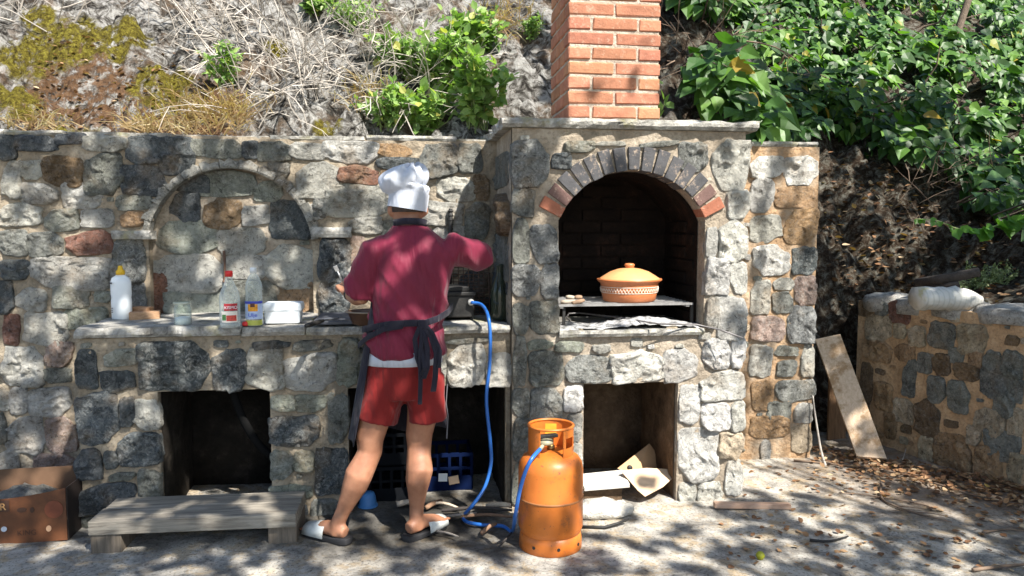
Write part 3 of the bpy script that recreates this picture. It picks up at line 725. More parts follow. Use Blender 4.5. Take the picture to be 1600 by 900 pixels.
def plant(name, label, cat, px, py, n, spread, height, tpl, mat, size, seed, group=None, p0=None, droop=.2, lpn=7, stem_mat=None, tilt=(0, -.25)):
    rng = random.Random(seed); p0 = p0 or hit(px, py)
    root = thing(name, label, cat, tuple(p0), group); st = MB(); lv = MB()
    for i in range(n):
        a = rng.uniform(0, 6.283); tip = Vector((math.cos(a) * spread * rng.random() + tilt[0] * height, math.sin(a) * spread * .6 * rng.random() + tilt[1] * height, height * rng.uniform(.55, 1.0)))
        b0 = p0 + Vector((rng.uniform(-1, 1) * spread * .25, rng.uniform(-.1, .1) * spread, -.05)); pts = []
        for k in range(6):
            f = k / 5; pts.append(b0 + tip * f + Vector((0, 0, .25 * height * f * (1 - f))) + rv(rng, .012))
        st.tube(pts, [.006, .005, .004, .0035, .003, .002], 4, False)
        for k in range(lpn):
            f = rng.uniform(.2, 1.0); i0 = min(4, int(f * 5)); p = pts[i0].lerp(pts[i0 + 1], f * 5 - i0)
            d = rv(rng, .6) + Vector((0, -.35, .25 - droop)); put_leaf(lv, tpl, p + d.normalized() * size * .25, d, Vector((0, -.5, .8)) + rv(rng, .35), size * rng.uniform(.6, 1.2))
    st.build('stems', stem_mat or simple('green_stem', (.20, .26, .10), .7), root, raw=True); lv.build('leaves', mat, root, raw=True); return root
W_ = 'green weeds growing on the rocky slope'
for i, (px, py, n, sp, h, sz, lab) in enumerate((
    (660, 205, 22, .34, .40, .055, 'pale green weed clump behind the wall top beside the sloping cap slab'),
    (745, 195, 22, .26, .55, .060, 'tall leafy weed above the wall end next to the oven cap slab'),
    (735, 100, 24, .36, .45, .055, 'leafy green creeper high on the slope above the wall'),
    (630, 120, 18, .28, .36, .055, 'small bright green creeper among dry twigs on the slope'),
    (350, 130, 10, .12, .30, .045, 'thin grass green weed above the straw coloured grass'),
    (560, 40, 16, .30, .28, .035, 'feathery fine leaved green shrub at the top of the slope'),
    (495, 20, 7, .12, .18, .06, 'sprig of broad bright leaves hanging among grey branches'),
    (835, 55, 9, .14, .20, .035, 'yellowish weed tuft beside the chimney top'),
    (690, 150, 24, .30, .50, .055, 'tall pale green leafy bush in the middle of the slope'),
    (610, 195, 16, .22, .30, .050, 'low green leafy clump just above the wall behind the cook'))):
    plant('weed', lab, 'weed', px, py, n, sp, h, ROUND if sz > .05 else LEAF, M_WEED, sz * 1.3, 40 + i, W_, lpn=24)
p0 = Vector((X_at(1062, 185, .55), .72, OTOP + .03))
plant('weed', 'tall stalk with round leaves rising right of the chimney above the cap', 'weed', 0, 0, 6, .16, .62, ROUND, M_WEED, .075, 60, W_, p0 + Vector((0, .35, -.1)), lpn=9)
p0 = Vector((X_at(1130, 185, .9), 1.25, OTOP - .1))
plant('weed', 'low green weed with pale new leaves behind the right end of the cap', 'weed', 0, 0, 7, .22, .38, ROUND, M_WEED, .06, 61, W_, p0, lpn=6)

# tangles of dry twigs
def tangle(px, py, n, w, h, seed, label, mat=M_TWIG):
    rng = random.Random(seed); p0 = hit(px, py); root = tag(None or bpy.data.objects.new('x', None), None, None); bpy.data.objects.remove(root)
    mb = MB()
    for i in range(int(n * .65)):
        b = p0 + Vector((rng.uniform(-w, w), rng.uniform(-.1, .15), rng.uniform(-h, h) * .5)); b.z = max(b.z, hill(b.x, b.y) - .03)
        d = Vector((rng.uniform(-1, 1), rng.uniform(-.8, .1), rng.uniform(-.2, 1.1))).normalized(); L = rng.uniform(.25, .75); pts = [b]
        cv = Vector((rng.uniform(-.35, .35), rng.uniform(-.15, .15), rng.uniform(-.5, .1)))
        for k in range(5):
            d = (d + cv * .35 + rv(rng, .09)).normalized(); pts.append(pts[-1] + d * L / 5)
        r0 = rng.choice((.003, .0035, .0045, .007)); mb.tube(pts, [r0 * (1 - .14 * k) for k in range(6)], 4, False)
        for k in (2, 3, 4):
            if rng.random() < .6:
                e = (d + rv(rng, .6)).normalized(); mb.tube([pts[k], pts[k] + e * .09, pts[k] + e * .16 + rv(rng, .02)], [r0 * .6, r0 * .5, r0 * .3], 3, False)
    o = mb.build('dry_shrub', mat, None, raw=True); return tag(o, label, 'shrub', 'dry leafless shrubs on the slope')
for i, (px, py, n, w, h, lab) in enumerate((
    (40, 40, 40, .4, .25, 'tangle of grey twigs over the mossy rock at the slope edge'),
    (330, 45, 60, .45, .3, 'grey leafless brush above the straw coloured grass'),
    (430, 110, 75, .4, .35, 'dense grey bramble over a dark hollow in the rock'),
    (520, 150, 75, .4, .35, 'pale arching dry stems behind the middle of the wall'),
    (600, 90, 60, .4, .35, 'dry twigs tangled beneath the feathery green shrub'),
    (690, 150, 60, .35, .35, 'bare stems mixed into the pale green weeds'),
    (400, 190, 40, .3, .15, 'low dry twigs just above the wall top near the straw grass'))):
    tangle(px, py, n, w, h, 70 + i, lab)
tangle(1100, 110, 50, .35, .5, 79, 'brown bare stems in the shade between chimney and ivy', M_TWIG_D)
tangle(1500, 300, 45, .6, .3, 80, 'brown hanging roots and stems under the ivy', M_TWIG_D)
# straw grass
rng = random.Random(90); mb = MB()
for px0, py0, sx, sy, n in ((330, 185, 60, 26, 480), (780, 40, 45, 22, 180), (575, 150, 30, 22, 120), (230, 205, 40, 6, 120), (60, 200, 50, 8, 100)):
    for i in range(n):
        p = hit(px0 + rng.gauss(0, sx * .6), min(212, py0 + rng.gauss(0, sy * .6))); d = Vector((rng.gauss(0, .6), -.35, rng.uniform(.2, 1))).normalized(); L = rng.uniform(.08, .24)
        s_ = d.cross(Vector((0, 1, 0))).normalized() * .003; e = p + d * L + Vector((rng.gauss(0, .03), -.04, -.05)); m_ = p + d * L * .55
        mb.add([p - s_, p + s_, m_ + s_, m_ - s_, e], [(0, 1, 2, 3), (3, 2, 4)])
tag(mb.build('dry_grass', M_STRAW, None, raw=True), 'straw coloured dry grass on the slope', 'grass', kind='stuff')

# dead leaves on the ground and on the bank
rng = random.Random(91); mb = MB()
def drop(p, s): put_leaf(mb, ROUND, p, Vector((rng.gauss(0, 1), rng.gauss(0, 1), rng.uniform(-.1, .35))), Vector((rng.gauss(0, .3), rng.gauss(0, .3), 1)), s)
k = 0
while k < 950:
    a = rng.random(); px = 1270 + a * 360; py = 700 + a * 75 + abs(rng.gauss(0, 24)) - 6
    if px < 1360: py = max(py, 706)
    p = onZ(px, py); k += 1
    if (p - ra_).dot(rn) < .02: p += rn * (.05 - (p - ra_).dot(rn))
    p.z = gz(p.x, p.y) + rng.uniform(.004, .03); drop(p, rng.uniform(.022, .048))
for i in range(260):
    p = onZ(rng.uniform(1130, 1600), rng.uniform(715, 890)); p.z = gz(p.x, p.y) + .006
    if p.y < WY - .03: drop(p, rng.uniform(.02, .045))
for i in range(700):
    p = hit(rng.uniform(1285, 1600), rng.uniform(240, 480)); p += Vector((0, -.02, .02)); drop(p, rng.uniform(.03, .07))
for i in range(240):
    p = hit(rng.uniform(60, 330), rng.uniform(60, 205)); p += Vector((0, -.015, .015)); drop(p, rng.uniform(.02, .045))
tag(mb.build('dead_leaves', M_DRY, None, raw=True), 'brown dead leaves littering the ground and bank', 'leaves', kind='stuff')

# ------------------------------------------------------------------ shade trees standing behind the viewer
def to_px(p):
    q = p - CAM; d = q.dot(_fw); return 800 + FPX * q.dot(_rx) / d, 450 - FPX * q.dot(_up) / d
def shade_at(X, Z):
    """how much of the sunlight aimed at this spot the crowns take away"""
    P = Vector((X, .5, Z)); at = lambda Y: P + SUN * ((Y - .5) / SUN.y)
    g = P + SUN * (-P.z / SUN.z)
    if g.y < -.02:
        if (g - ra_).dot(rn) < 0: return .5
        px, py = to_px(g) if (g - CAM).dot(_fw) > .5 else (800, 1200)
        if py > 1000: return .5
        if px < 480: return .80
        if px < 800: return .5
        if px < 1130: return .12 if py < 835 else .5
        return .74 if py > 760 else .5
    o = at(0)
    if 0 < o.x < OX1 and o.z < OTOP + .05: return .80 if o.x < .27 else .32 if o.x < .4 and o.z < .9 else .04
    c = at(CY)
    if CXL < c.x < 0 and c.z < CTOP: return .78 if c.x < -.7 else .5
    if hx0 - .05 < at(hy0).x < hx1 + .05 and at(hy0).z < 3.1: return .10
    w = at(WY)
    if w.z < WALL_TOP and w.x < XR:
        px, py = to_px(w)
        if px < 240: return .84 if py < 260 else .70
        if px < 500: return .80
        if px < 790: return .48
        return .10
    b = at(1.5)
    if w.x > 1.9 and b.x > 1.9: return .94 if b.z < 2.0 else .5
    return .0 if w.x < 1.0 else .25
def shade_tree(name, label, x0, x1, tx, ty, seed):
    rng = random.Random(seed); root = thing(name, label, 'tree', (tx, ty, 0)); lv = MB(); wd = MB(); k = 0; tips = []
    for _ in range(int((x1 - x0) * 12.5 * 150)):
        X, Z = rng.uniform(x0, x1), rng.uniform(-6, 6.5)
        m = shade_at(X, Z)
        if m <= 0: continue
        nn = .5 + .75 * noise.noise(Vector((X * 2.6, Z * 2.6, 4))) + .55 * noise.noise(Vector((X * 6.5, Z * 6.5, 1)))
        if rng.random() > -math.log(1 - m) * .62 * max(0, min(2.2, nn * 2.0)): continue
        zz = rng.uniform(4.3, 6.2) + max(0, Z) * .3; p = Vector((X, .5, Z)) + SUN * ((zz - Z) / SUN.z)
        put_leaf(lv, ROUND, p, rv(rng), Vector((.2, -.3, 1)) + rv(rng, .45), rng.uniform(.11, .19)); k += 1
        if k % 45 == 0: tips.append(p)
    top = Vector((tx, ty, 4.0))
    wd.tube([(tx, ty, -.1), (tx + .05, ty + .05, 1.2), (tx - .05, ty + .1, 2.6), top, top + Vector((.1, .3, 1.2))], [.2, .17, .15, .12, .05], 10)
    for p in tips:
        m_ = top.lerp(p, .5) + Vector((0, 0, .35)) + rv(rng, .15); wd.tube([top + Vector((0, 0, rng.uniform(-.8, .8))), m_, p], [.022, .014, .005], 5, False)
    lv.build('crown', M_SHADE, root, raw=True); wd.build('trunk', M_BARK, root, True); return root
shade_tree('shade_tree', 'spreading leafy tree in the open courtyard shading the counter side of the courtyard', -4.8, .0, -3.9, -6.2, 1)
shade_tree('shade_tree', 'spreading leafy tree in the open courtyard shading the low wall side of the courtyard', .0, 6.5, 4.6, -5.4, 2)
# ------------------------------------------------------------------ the cook
MY = -.30
def J(px, py, dy=0.0): return onY(px, py, MY + dy)
rng = random.Random(77)
t = NT('skin'); c = t.ramp(t.noise(14, 4), [(.3, (.27, .12, .068)), (.7, (.40, .195, .115))]); M_SKIN = t.done(c, .5, t.bump(t.noise(160, 3), .15, .002), .4); t.b.inputs['Subsurface Weight'].default_value = .08; t.b.inputs['Subsurface Radius'].default_value = (.02, .008, .004)
def cloth(name, c, rough=.75, sheen=.3):
    t = NT(name); cc = t.ramp(t.noise(5, 4), [(.3, [x * .82 for x in c]), (.7, [min(1, x * 1.12) for x in c])])
    nb = t.bump(t.noise(420, 2), .25, .001); fv = t.n('ShaderNodeMapping', {'Vector': t.pos, 'Rotation': (0, R(35), 0), 'Scale': (7, 4, 2.0)}).outputs[0]; nb = t.bump(t.noise(1.0, 3, .5, fv, 1.2), .75, .06, nb); t.done(cc, rough, nb, .25); t.b.inputs['Sheen Weight'].default_value = sheen; return t.m
M_SHIRT = cloth('burgundy_cloth', (.15, .010, .031), .65, .12)
M_SHORT = cloth('red_cloth', (.17, .009, .008), .8, .1)
M_APRON = cloth('navy_cloth', (.012, .011, .020), .8, .1)
M_WHITE = cloth('white_cloth', (.50, .53, .60), .85, .15)
foot_l, foot_r = onZ(527, 846), onZ(648, 838)
cook = thing('person', 'cook seen from behind in white toque, burgundy shirt, navy apron and red shorts', 'person', tuple((foot_l + foot_r) / 2))
hipL, hipR = J(606, 585), J(660, 583)
kneeL, kneeR = J(578, 705, -.03), J(655, 697, .02)
ankL, ankR = foot_l + Vector((.0, .0, .085)), foot_r + Vector((.008, .0, .085))
neck, headc = J(640, 350, .02), J(637, 321, .05)
shL, shR = J(587, 395), J(703, 387)
elL, elR = J(563, 467, .02), J(750, 400, .14)
wrL, haL = J(544, 459, .21), J(534, 446, .27)
wrR, haR = J(742, 402, .36), J(734, 404, .46)
def ell(c, rx, ry, n=20, rot=0.0, tilt=None):
    out = []
    for k in range(n):
        a = 2 * math.pi * k / n; x, y = rx * math.cos(a), ry * math.sin(a)
        out.append(Vector(c) + Vector((x * math.cos(rot) - y * math.sin(rot), x * math.sin(rot) + y * math.cos(rot), 0)))
    return out
def limb(mb, pts, rad, n=14): mb.tube(pts, rad, n)
def bez(a, b, c, n=6): return [a * (1 - t_) ** 2 + b * 2 * t_ * (1 - t_) + c * t_ * t_ for t_ in [k / (n - 1) for k in range(n)]]
TR = -R(4)
spine = [(J(634, 590), .145, .10), (J(634, 555), .150, .105), (J(638, 520), .14, .095), (J(640, 480), .13, .085), (J(643, 440), .14, .085), (J(645, 405, .01), .150, .085), (J(645, 385, .015), .135, .07), (J(643, 368, .02), .07, .05), (J(641, 355, .02), .05, .05)]
def leg(mb, hip, knee, ank, s):
    th = hip.lerp(knee, .5) + Vector((s * .012, -.01, 0)); cf = knee.lerp(ank, .30) + Vector((s * .006, -.028, 0)); c2 = knee.lerp(ank, .62) + Vector((s * .0, -.008, 0))
    limb(mb, [hip + Vector((0, 0, .06)), hip, th, knee + Vector((0, 0, .06)), knee, knee.lerp(ank, .12) + Vector((0, -.012, 0)), cf, knee.lerp(ank, .45) + Vector((0, -.02, 0)), c2, knee.lerp(ank, .82), ank, ank - Vector((0, 0, .05))],
         [.088, .09, .080, .068, .062, .062, .069, .063, .049, .037, .036, .038])
def foot(mb, ank, d):
    d = Vector(d).normalized(); h = Vector((ank.x, ank.y, 0))
    pts = [h - d * .055 + Vector((0, 0, .055)), h - d * .02 + Vector((0, 0, .062)), h + d * .06 + Vector((0, 0, .062)), h + d * .13 + Vector((0, 0, .05)), h + d * .17 + Vector((0, 0, .042))]
    limb(mb, pts, [(.030, .030), (.040, .034), (.036, .038), (.026, .045), (.016, .046)], 12)
    s_ = Vector((-d.y, d.x, 0)); up = Vector((0, 0, .040))
    for i, (o_, L) in enumerate(((-.034, .062), (-.014, .06), (.003, .054), (.019, .046), (.033, .036))):
        a = h + d * .155 + s_ * (o_ if d.x > 0 else -o_) + up; limb(mb, [a, a + d * L * .6, a + d * L - Vector((0, 0, .006))], [.0125 if i == 0 else .0095, .011 if i == 0 else .0085, .007], 8)
dL, dR = Vector((-.80, .60, 0)), Vector((.72, .70, 0))
body = MB()
body.loft([ell(c, a, b, 20, TR) for c, a, b in spine])
leg(body, hipL, kneeL, ankL, -1); leg(body, hipR, kneeR, ankR, 1); foot(body, ankL, dL); foot(body, ankR, dR)
limb(body, [J(641, 368, .02), neck, J(638, 330, .045)], [.050, .054, .056], 14)
HD = headc
hp = [(.0, -.125), (.05, -.118), (.066, -.09), (.073, -.05), (.078, 0), (.078, .04), (.07, .075), (.05, .10), (.02, .115)]
body.loft([ell(HD + Vector((0, .018 * (1 if z < -.03 else 0), z)), r * .98 + .001, r * 1.2 + .001, 20) for r, z in hp])
fd = Vector((-.12, .99, 0))      # he looks at the counter
body.tube([HD + fd * .085 + Vector((0, 0, .02)), HD + fd * .108 + Vector((0, 0, -.02)), HD + fd * .09 + Vector((0, 0, -.035))], [.010, .016, .010], 8)
body.tube([HD + fd * .085 + Vector((-.022, 0, -.062)), HD + fd * .095 + Vector((0, 0, -.06)), HD + fd * .085 + Vector((.022, 0, -.062))], [.006, .009, .006], 6)
for s_ in (-1, 1):
    e0 = HD + Vector((s_ * .078, .0, -.025))
    body.tube([e0 + Vector((0, .005, .03)), e0 + Vector((s_ * .012, -.008, .012)), e0 + Vector((s_ * .012, -.004, -.012)), e0 + Vector((0, .006, -.032))], [(.008, .012), (.010, .016), (.010, .014), (.007, .008)], 8)
    body.tube([HD + fd * .085 + Vector((s_ * .02, 0, .03)), HD + fd * .088 + Vector((s_ * .04, -.006, .03))], [.010, .008], 6)
def arm(mb, sh, el, wr, s):
    limb(mb, [sh + Vector((-s * .03, 0, -.005)), sh, sh.lerp(el, .45), el, el.lerp(wr, .3), el.lerp(wr, .7), wr], [.045, .048, .045, .040, .042, .034, .027])
arm(body, shL, elL, wrL, -1); arm(body, shR, elR, wrR, 1)
def hand(mb, wr, d, up, grip, thumb):
    """palm, four bent fingers closed round grip, thumb from the side"""
    d, up = Vector(d).normalized(), Vector(up).normalized(); s_ = d.cross(up).normalized() * thumb
    limb(mb, [wr, wr + d * .03, wr + d * .085], [(.024, .03), (.016, .038), (.014, .04)], 12)
    for i, L in enumerate((.072, .08, .074, .058)):
        a = wr + d * .08 + s_ * (.030 - .020 * i); k1 = a + d * L * .42 - up * L * grip * .15; k2 = k1 + d * L * .12 - up * L * .42; k3 = k2 - d * L * .28 - up * L * .12
        limb(mb, [a - d * .012, a, k1, k2, k3], [.010, .0095, .009, .008, .0065], 8)
    a = wr + d * .028 + s_ * .032; limb(mb, [a - s_ * .012, a + s_ * .014 + d * .016, a + s_ * .012 + d * .045 - up * .016, a - s_ * .004 + d * .062 - up * .030], [.012, .0115, .0095, .0075], 8)
hand(body, wrL, haL - wrL, Vector((-.5, -.1, .85)), 1, 1); hand(body, wrR, haR - wrR, Vector((0, .1, 1)), 1, -1)
fuse(body, 'body', M_SKIN, cook, .0075, 5)

# shirt: loose, with folds running down to the left
sh = MB(); g = 1.13
sp = [(J(630, 553), .200, .150), (J(632, 530), .196, .150), (J(637, 500), .186, .140), (J(639, 475), .182, .135), (J(643, 440), .19, .135), (J(646, 405, .01), .20, .135), (J(646, 388, .01), .19, .115), (J(645, 375, .012), .16, .10), (J(643, 364, .015), .118, .088), (J(641, 352, .02), .076, .076)]
sh.loft([ell(c, a, b, 24, TR) for c, a, b in sp])
limb(sh, [J(604, 388), shL + Vector((-.005, 0, 0)), shL.lerp(elL, .4) + Vector((-.012, 0, 0)), shL.lerp(elL, .75) + Vector((-.014, 0, 0)), shL.lerp(elL, .95) + Vector((-.012, 0, .0))], [.066, .074, .080, .082, .078], 16)
limb(sh, [J(694, 385), shR + Vector((.0, 0, .0)), shR.lerp(elR, .55), elR + Vector((.0, 0, .0)), elR.lerp(wrR, .25)], [.066, .072, .072, .072, .068], 16)
def folds(p):
    q = Vector(((p.x * .8 + p.z * .55) * 13, p.y * 3, (p.z * .8 - p.x * .55) * 1.8))
    low_ = sst(1.75, 1.05, p.z)
    return .034 * (.4 - abs(noise.noise(q * .8))) * (.4 + .9 * low_) + .004 * noise.noise(q * 2.0) + .002 * noise.noise(p * 20) - .012 * max(0, 1 - abs(p.z - J(640, 508).z) / .035) * (1 if p.z < 1.3 else 0)
fuse(sh, 'shirt', M_SHIRT, cook, .0095, 5, folds)
ts = MB(); ts.loft([ell(c, a, b, 24, TR) for c, a, b in ((J(629, 566), .197, .148), (J(631, 545), .192, .146))]); ts.build('undershirt', M_WHITE, cook, True)
# shorts
so_ = MB()
so_.loft([ell(c, a, b, 24, TR) for c, a, b in ((J(631, 545), .180, .132), (J(629, 570), .192, .142), (J(628, 600), .198, .146), (J(627, 618), .19, .135))])
for px0, px1, w in ((598, 588, .108), (664, 668, .096)):
    limb(so_, [J(px0, 585), J(px0, 615), J((px0 + px1) / 2, 635), J(px1, 655)], [(.115, .10), (.125, w), (.125, w), (.126, w + .003)], 18)
fuse(so_, 'shorts', M_SHORT, cook, .010, 4, lambda p: .006 * noise.noise(Vector((p.x * 16, p.y * 10, p.z * 4))) + .003 * noise.noise(p * 30))
# apron: front panel wrapping round his left side, neck band and waist tie
def strip(mb, pts, wv, th=.004):
    """flat band along pts; wv gives the half width vector at each"""
    rings = []
    for i, p in enumerate(pts):
        p = Vector(p); w = Vector(wv[i] if isinstance(wv, list) else wv)
        tn = (Vector(pts[min(i + 1, len(pts) - 1)]) - Vector(pts[max(i - 1, 0)])).normalized(); n_ = tn.cross(w).normalized() * th
        rings.append([p - w - n_, p + w - n_, p + w + n_, p - w + n_])
    mb.loft(rings)
ap = MB(); NA = 26; rows = []
hem = Z_at(548, 690, MY)
for j in range(12):
    f = j / 11; z = 1.32 - f * (1.32 - hem); rg = []
    c0 = Vector((J(636, 480).x - .010 * f, MY, 0)); wx, wy = .150 + .13 * f, .165 + .05 * f
    a0 = R(212 - 6 * f) if f > .25 else R(190); a1 = R(40)
    for i in range(NA):
        a = a0 + (a1 - a0) * i / (NA - 1)
        if math.sin(a) > 0 and j < 2: pass
        rp = 1 + .03 * math.sin(i * 1.4 + z * 5) * f
        rg.append(c0 + Vector((wx * rp * math.cos(a), wy * rp * math.sin(a), z + .02 * math.sin(i * .6))))
    rows.append(rg)
for rg in rows: ap.v += [tuple(p) for p in rg]
ap.f = [(j * NA + i, j * NA + i + 1, (j + 1) * NA + i + 1, (j + 1) * NA + i) for j in range(11) for i in range(NA - 1)]
o = ap.build('apron', M_APRON, cook, True); m_ = o.modifiers.new('s', 'SOLIDIFY'); m_.thickness = .004
tie = MB(); zt_ = lambda px, py: J(px, py)
bp = lambda px, py, d=0.0: onY(px, py, MY - .158 - d)
strip(tie, [J(566, 515, -.02), onY(580, 512, MY - .10), bp(608, 507), bp(640, 505), bp(664, 505), bp(684, 498), onY(700, 488, MY - .09), J(707, 478, .0)], Vector((0, 0, .016)))
strip(tie, [J(560, 540, -.02), onY(575, 527, MY - .11), bp(600, 514), bp(630, 509)], Vector((0, 0, .014)))
tie.obox(bp(661, 507, .012), (.022, 0, 0), (0, .012, 0), (0, 0, .022))
for pts, w in (([(656, 510), (648, 530), (652, 560), (660, 585), (664, 575), (660, 545), (660, 512)], .011), ([(664, 510), (674, 528), (682, 552), (680, 590), (677, 612)], .013), ([(660, 512), (657, 550), (657, 600), (656, 632)], .010), ([(662, 512), (668, 545), (668, 575), (662, 592)], .011), ([(666, 508), (676, 520), (688, 548), (686, 575)], .008)):
    strip(tie, [bp(px, py, .016 + .006 * math.sin(i * 2) + (.02 if py > 560 else 0)) for i, (px, py) in enumerate(pts)], Vector((w, .003, 0)))
tie.build('apron_tie', M_APRON, cook, True, bevel=.002)
nb_ = MB(); cN = J(641, 354, .02)
strip(nb_, [cN + Vector((.083 * math.cos(a), .083 * math.sin(a), .012 - .014 * math.sin(a))) for a in [R(200 + 140 * k / 12) for k in range(13)]], Vector((0, 0, .016)), .005)
nb_.build('neck_band', M_APRON, cook, True)
ct = MB(); ct.tube([onY(699, 600, MY - .02), onY(697, 630, MY - .02), onY(700, 650, MY - .02), onY(698, 685, MY - .02)], [.003, .003, .003, .004], 5); ct.build('hanging_string', simple('string', (.10, .10, .11), .9), cook)
# toque
hat = MB(); hc = HD + Vector((0, 0, 0)); HM = Matrix.Rotation(R(9), 3, 'Y')
hat.loft([[hc + HM @ Vector((r_ * math.cos(6.2832 * k / 40) + ox, r_ * 1.17 * math.sin(6.2832 * k / 40), z)) for k in range(40)] for z, r_, ox in ((-.015, .093, 0), (.03, .095, 0), (.07, .096, -.002), (.10, .105, -.012))])
PM = Matrix.Rotation(R(-26), 3, 'Y'); pc = Vector((-.040, 0, .122)); rings = []
for i in range(13):
    ph = math.pi * (i + .35) / 13.0 - math.pi / 2; rings.append([hc + HM @ (pc + PM @ Vector((.122 * math.cos(ph) ** .7 * math.cos(6.2832 * k / 36), .128 * math.cos(ph) ** .7 * math.sin(6.2832 * k / 36), .066 * math.sin(ph)))) for k in range(36)])
hat.loft(rings)
def pleat(p):
    q = HM.inverted() @ (p - hc)
    if q.z < .078: return 0
    a = math.atan2(q.y, q.x); f = min(1, (q.z - .078) / .03)
    return f * (.010 * math.sin(a * 10 + 1.5 * math.sin(a * 2 + q.z * 14)) + .012 * noise.noise(Vector((math.cos(a) * 3, math.sin(a) * 3, q.z * 10))))
fuse(hat, 'toque', M_WHITE, cook, .007, 4, pleat)
bd = MB(); bd.loft([[hc + HM @ Vector((.0985 * math.cos(6.2832 * k / 40), .1150 * math.sin(6.2832 * k / 40), z)) for k in range(40)] for z in (-.018, .03, .066)], False); o = bd.build('hat_band', M_WHITE, cook, True)
hr = MB(); hr.loft([ell(HD + Vector((0, -.004, z)), r, r * 1.2, 20) for r, z in ((.0772, -.034), (.0805, -.015), (.081, .01))], False); hr.build('hair', simple('dark_hair', (.05, .032, .024), .7, .4, 60, .5), cook, True)
# slides
M_SOLE = simple('black_rubber', (.02, .02, .022), .7); M_STRAP = simple('white_strap', (.58, .60, .58), .55)
for ank, d in ((ankL, dL), (ankR, dR)):
    d = d.normalized(); s_ = Vector((-d.y, d.x, 0)); h = Vector((ank.x, ank.y, 0)); z0 = gz(h.x, h.y)
    sl_ = MB(); out = [(-.085, .0), (-.078, .028), (-.05, .038), (.03, .040), (.12, .049), (.18, .045), (.205, .025), (.212, 0), (.205, -.025), (.18, -.045), (.12, -.049), (.03, -.040), (-.05, -.038), (-.078, -.028)]
    sl_.loft([[h + d * (x * k) + s_ * (y * k) + Vector((0, 0, z0 + z + (.006 if x < -.03 and z > .01 else 0))) for x, y in out] for z, k in ((.0, .94), (.006, 1.0), (.022, 1.0), (.028, .97))])
    sandal = sl_.build('sandal', M_SOLE, cook, True, bevel=.002)
    st = MB(); rings = []
    for k in range(9):
        a = math.pi * k / 8; rings.append([h + d * x + s_ * (-.051 * math.cos(a)) * f + Vector((0, 0, z0 + .018 + (.068 * f2) * math.sin(a) ** .8)) for x, f, f2 in ((.055, 1, 1.08), (.12, 1.03, .95), (.19, .98, .72))])
    st.loft(rings, False, False); o = st.build('strap', M_STRAP, None, True); o.parent = sandal; o.matrix_parent_inverse = Matrix.Identity(4)
    m_ = o.modifiers.new('s', 'SOLIDIFY'); m_.thickness = .005
    # the sandal's own parent transform is undone by its inverse, so world coordinates hold
wt = MB(); wt.tube([wrL.lerp(elL, .12), wrL.lerp(elL, .26)], [.033, .034], 14); wt.build('wristwatch', simple('watch_black', (.01, .01, .012), .4), cook, True)
# ------------------------------------------------------------------ things on the counter
def ppm(P): return FPX / (P - CAM).dot(_fw)
def lat(mb, P, prof, n=28, sy=1.0, cap=True):
    k = 1 / ppm(P); return mb.lathe([(r * k, z * k) for r, z in prof], P, n, 1, sy, cap)
CT = CTOP + .006
M_GLASS = m_glass('clear_plastic', (.75, .80, .78), .12, .16); M_GLASS2 = m_glass('clear_glass', (.55, .58, .55), .06, .03); M_GREEN = m_glass('dark_green_glass', (.035, .045, .03), .12, .75)
M_WPL = simple('white_plastic', (.68, .72, .74), .4, .06, 6, .05); M_YPL = simple('yellow_plastic', (.70, .42, .02), .45, .1); M_RPL = simple('red_plastic', (.55, .02, .02), .4, .1)
M_BLK = simple('black_iron', (.018, .017, .016), .6, .4, 20, .5, spec=.4); M_STEEL = simple('dull_steel', (.42, .42, .42), .4, .3, 20, .2, metal=.8); M_RUST = simple('rusty_iron', (.10, .055, .035), .8, .4, 30, .5)
def text_part(txt, size, mat, parent, loc, right, up, name='lettering'):
    cu = bpy.data.curves.new('t', 'FONT'); cu.body = txt; cu.size = size; cu.align_x = 'CENTER'; cu.extrude = .0004
    o = bpy.data.objects.new('t', cu); col.objects.link(o); dg = bpy.context.evaluated_depsgraph_get(); dg.update()
    me = bpy.data.meshes.new_from_object(o.evaluated_get(dg)); bpy.data.objects.remove(o)
    r_, u_ = Vector(right).normalized(), Vector(up).normalized(); n_ = r_.cross(u_); M3 = Matrix((r_, u_, n_)).transposed()
    for v in me.vertices: v.co = M3 @ v.co + Vector(loc)
    me.materials.clear(); return link(name, me, mat, parent)
def label_arc(mb, P, r, z0, z1, a0, a1, n=14):
    k = 1 / ppm(P); rings = []
    for z in (z0, z1): rings.append([P + Vector((r * k * math.cos(a), r * k * math.sin(a), z * k)) for a in [a0 + (a1 - a0) * i / n for i in range(n + 1)]])
    return mb.loft(rings, False, False)
P = onZ(191, 499, CT); b = thing('detergent_bottle', 'white plastic squeeze bottle with yellow cap on the counter', 'bottle', tuple(P))
lat(MB(), P, [(13, 0), (15, 2), (15.3, 30), (14.5, 34), (15.3, 40), (15.3, 58), (13, 65), (7, 69), (6, 71)], 28, .62).build('body', M_WPL, b, True)
lat(MB(), P, [(6.5, 70), (6.5, 76), (4, 78), (3.2, 83), (2.6, 84)], 16).build('cap', M_YPL, b, True)
mk = MB(); k = 1 / ppm(P)
for z in (12, 15, 18, 56, 57.5): mk.box(P.x - (13 if z > 50 else 11.5) * k, P.y - .0385, P.z + z * k, P.x - 10 * k, P.y - .030, P.z + (z + 1.2) * k)
mk.build('print', simple('dark_print', (.05, .05, .06), .6), b)
P = onZ(286, 508, CT); b = thing('glass_jar', 'small glass jar part filled with white salt', 'jar', tuple(P))
lat(MB(), P, [(12, 0), (13, 1.5), (13, 26), (11.5, 30), (11.5, 35), (12.3, 36), (11, 36), (10.8, 30), (12.2, 26), (12.2, 2), (11, 1.2)], 28, 1, False).build('glass', M_GLASS2, b, True)
